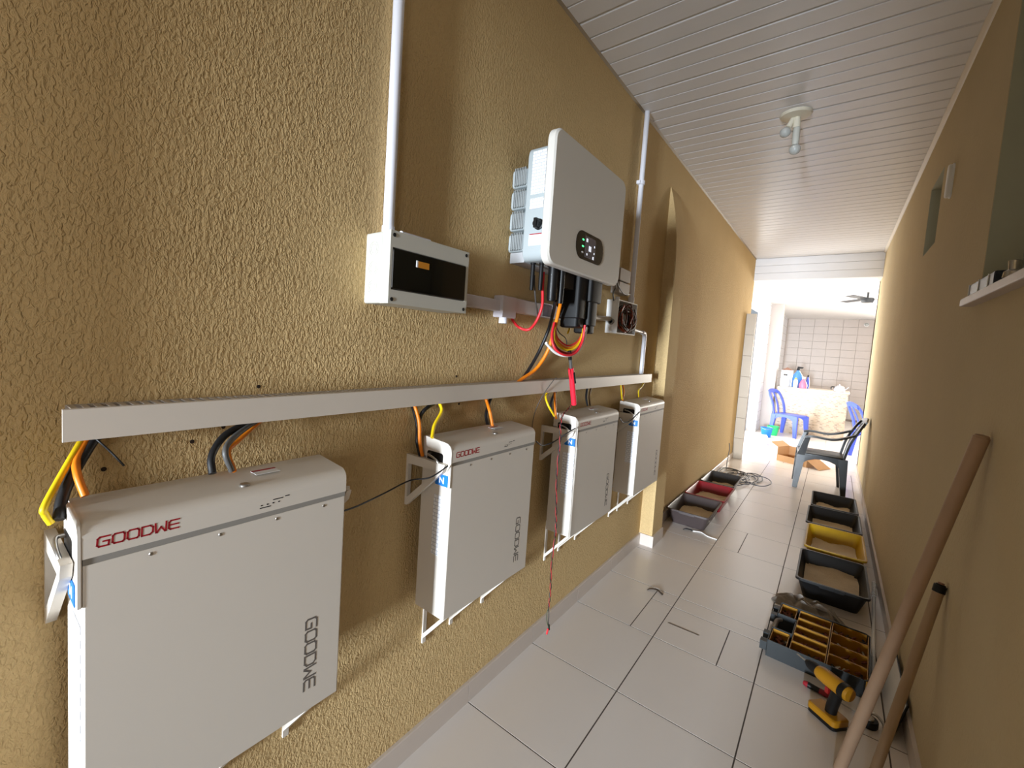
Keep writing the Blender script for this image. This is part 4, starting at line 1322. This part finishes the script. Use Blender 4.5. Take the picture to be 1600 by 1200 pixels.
# counter clad with mosaic
ct = thing('counter', 'kitchen counter clad in speckled brown mosaic', 'counter', (-0.88, 11.04, 0))
M_MOS = brick_mat('mosaic', S(196, 172, 142), S(70, 40, 28), S(186, 170, 150), 1, 0.05, 0.028, 0.0035, 0.3, 0.5, 'xz', -0.45)
MB().box(0.0, 1.13, 0.0, 0.55, 0, 0.915).build('front', M_MOS, ct)
MB().prism(rrect(-0.0, 1.15, -0.02, 0.57, 0.008, 2), 'z', 0.915, 0.945, 0.003, 0.003).build('worktop', mat('worktop_beige', S(218, 200, 178), 0.3), ct)


def bottle(label, x, y, prof, m, capprof=None, capm=None, name='bottle', cat='bottle', extra=None, n=14):
    t = thing(name, label, cat, (x, y, 0.945), group='things on the kitchen counter')
    MB().lathe(prof, n=n).build('body', m, t, smooth=True)
    if capprof:
        MB().lathe(capprof, n=n).build('cap', capm or M_LABELW, t, smooth=True)
    if extra:
        extra(t)
    return t


M_WB = mat('bottle_white', S(226, 230, 232), 0.35)
M_BB = mat('bottle_blue', S(70, 130, 205), 0.3)
M_PK = mat('bottle_pink', S(224, 110, 140), 0.35)
bottle('white plastic jug at the left end of the counter', -0.775, 11.14, [(0.0, 0), (0.085, 0.004), (0.090, 0.10), (0.085, 0.17), (0.035, 0.21), (0.028, 0.235), (0, 0.236)], M_WB, [(0.032, 0.232), (0.034, 0.262), (0, 0.263)], M_GREYC,
       extra=lambda t: MB().tube(smooth_path([(0.07, 0, 0.17), (0.11, 0, 0.15), (0.11, 0, 0.09), (0.086, 0, 0.06)], 4), 0.010, 8).build('handle', M_WB, t, smooth=75))
kb_ = thing('carton', 'white carton standing behind the white jug on the counter', 'carton', (-0.77, 11.38, 0.945), group='things on the kitchen counter')
MB().prism(rrect(-0.10, 0.10, -0.06, 0.06, 0.004, 2), 'z', 0, 0.34).build('body', M_WB, kb_)
MB().prism([(-0.10, 0.34), (0.10, 0.34), (0.0, 0.40)], 'y', -0.055, 0.055).build('folded_top', mat('carton_brown', S(140, 96, 72), 0.6), kb_)


def trig(t):
    MB().prism([(-0.02, 0.385), (0.075, 0.40), (0.085, 0.425), (-0.015, 0.435)], 'y', -0.012, 0.012).build('spray_head', M_SOFTBLACK, t)


bottle('blue spray bottle with dark head, tallest on the counter', -0.575, 11.22, [(0.0, 0), (0.085, 0.005), (0.088, 0.18), (0.080, 0.26), (0.03, 0.33), (0.024, 0.36), (0, 0.361)], M_BB, [(0.028, 0.355), (0.026, 0.39), (0, 0.391)], M_SOFTBLACK, extra=trig)
bottle('slim white bottle in front of the blue spray bottle', -0.590, 11.075, [(0.0, 0), (0.036, 0.003), (0.038, 0.13), (0.030, 0.16), (0.016, 0.175), (0, 0.176)], M_WB, [(0.018, 0.172), (0.018, 0.20), (0, 0.201)], M_YELLOW)
bottle('squat pink bottle right of the spray bottle', -0.465, 11.09, [(0.0, 0), (0.065, 0.004), (0.070, 0.07), (0.045, 0.14), (0.026, 0.17), (0.022, 0.20), (0, 0.201)], M_PK, [(0.028, 0.195), (0.030, 0.235), (0, 0.236)], mat('cap_white', S(235, 215, 212), 0.4))
bottle('slim dark blue bottle beside the pink bottle', -0.40, 11.20, [(0.0, 0), (0.030, 0.003), (0.032, 0.15), (0.016, 0.20), (0.012, 0.24), (0, 0.241)], mat('bottle_navy', S(60, 84, 176), 0.3), [(0.015, 0.235), (0.015, 0.27), (0, 0.271)], M_SOFTBLACK)


def potx(t):
    MB().tube(smooth_path([(0.07, 0, 0.05), (0.11, 0, 0.065), (0.135, 0, 0.095)], 4), 0.009, 8).build('spout', M_ALUB, t, smooth=75)
    MB().tube(smooth_path([(-0.07, 0, 0.085), (-0.12, 0, 0.08), (-0.12, 0, 0.03)], 4), 0.010, 8).build('handle', M_DARK, t, smooth=75)


M_ALUB = mat('kettle_metal', S(206, 208, 214), 0.3, metal=0.5)
bottle('small shiny kettle at the right end of the counter', 0.105, 11.13, [(0.0, 0), (0.085, 0.003), (0.088, 0.04), (0.066, 0.095), (0.050, 0.105), (0, 0.106)], M_ALUB, [(0.048, 0.105), (0.030, 0.120), (0.010, 0.124), (0.012, 0.145), (0, 0.147)], M_ALUB, name='kettle', cat='kettle', extra=potx)

# things on the kitchen floor by the side door
fx = thing('white_crate', 'small white plastic crate on the kitchen floor behind the tiled pier', 'crate', (-0.93, 9.15, 0), 0.2)
q = MB()
q.box(-0.13, 0.13, -0.10, 0.10, 0, 0.008)
for z0, z1 in ((0.008, 0.06), (0.085, 0.15)):
    q.box(-0.13, -0.122, -0.10, 0.10, z0, z1)
    q.box(0.122, 0.13, -0.10, 0.10, z0, z1)
    q.box(-0.122, 0.122, -0.10, -0.092, z0, z1)
    q.box(-0.122, 0.122, 0.092, 0.10, z0, z1)
for sx in (-1, 1):
    for sy in (-1, 1):
        q.box(sx * 0.126 - .006, sx * 0.126 + .006, sy * 0.096 - .006, sy * 0.096 + .006, 0.05, 0.09)
q.build('basket', M_WB, fx)
for nm, lb, x, yy, col in (('bucket', 'small bright blue bucket on the kitchen floor', -0.90, 10.05, S(20, 120, 215)), ('bucket', 'small green bucket right behind the blue one', -0.83, 10.42, S(30, 190, 110))):
    bq = thing(nm, lb, 'bucket', (x, yy, 0))
    MB().lathe([(0.0, 0.0), (0.075, 0.002), (0.095, 0.17), (0.102, 0.172), (0.102, 0.180), (0.090, 0.180), (0.072, 0.012), (0.0, 0.011)], n=20).build('shell', mat('bucket_' + lb.split()[1] + lb.split()[2], col, 0.4), bq, smooth=True)
    MB().tube(smooth_path([(-0.10, 0, 0.175), (-0.06, -0.07, 0.165), (0.0, -0.10, 0.155), (0.06, -0.07, 0.165), (0.10, 0, 0.175)], 4), 0.004, 6).build('handle', M_STEEL, bq, smooth=75)

# ceiling fan and wall bulb of the kitchen
fn = thing('ceiling_fan', 'dark ceiling fan hanging in the bright kitchen', 'fan', (0.30, 9.35, 2.65))
M_FAN = mat('fan_dark', S(70, 72, 74), 0.45)
MB().cyl((0, 0, 0), (0, 0, -0.10), 0.014, 10).build('rod', M_FAN, fn)
MB().lathe([(0.0, -0.085), (0.075, -0.09), (0.085, -0.12), (0.070, -0.165), (0.0, -0.17)], n=20).build('motor', M_FAN, fn, smooth=True)
for k in range(3):
    a = math.radians(4 + 120 * k)
    u, w = Vector((math.cos(a), math.sin(a), 0)), Vector((-math.sin(a), math.cos(a), 0.12))
    MB().ribbon([u * 0.07 + Vector((0, 0, -.105)), u * 0.16 + Vector((0, 0, -.105)), u * 0.52 + Vector((0, 0, -.105))], 0.11, 0.008, w).build('blade', M_FAN, fn)
kl = thing('wall_lamp', 'small white bulb holder at the top of the kitchen back wall', 'lamp', (0.52, 14.99, 2.52))
MB().lathe([(0.05, 0.0), (0.05, -0.02), (0.03, -0.03), (0.03, -0.07), (0.0, -0.071)], n=16, axis='y').build('holder', M_LABELW, kl, smooth=True)
globe((0, -0.105, 0), 0.04).build('bulb', M_BULB, kl, smooth=True)
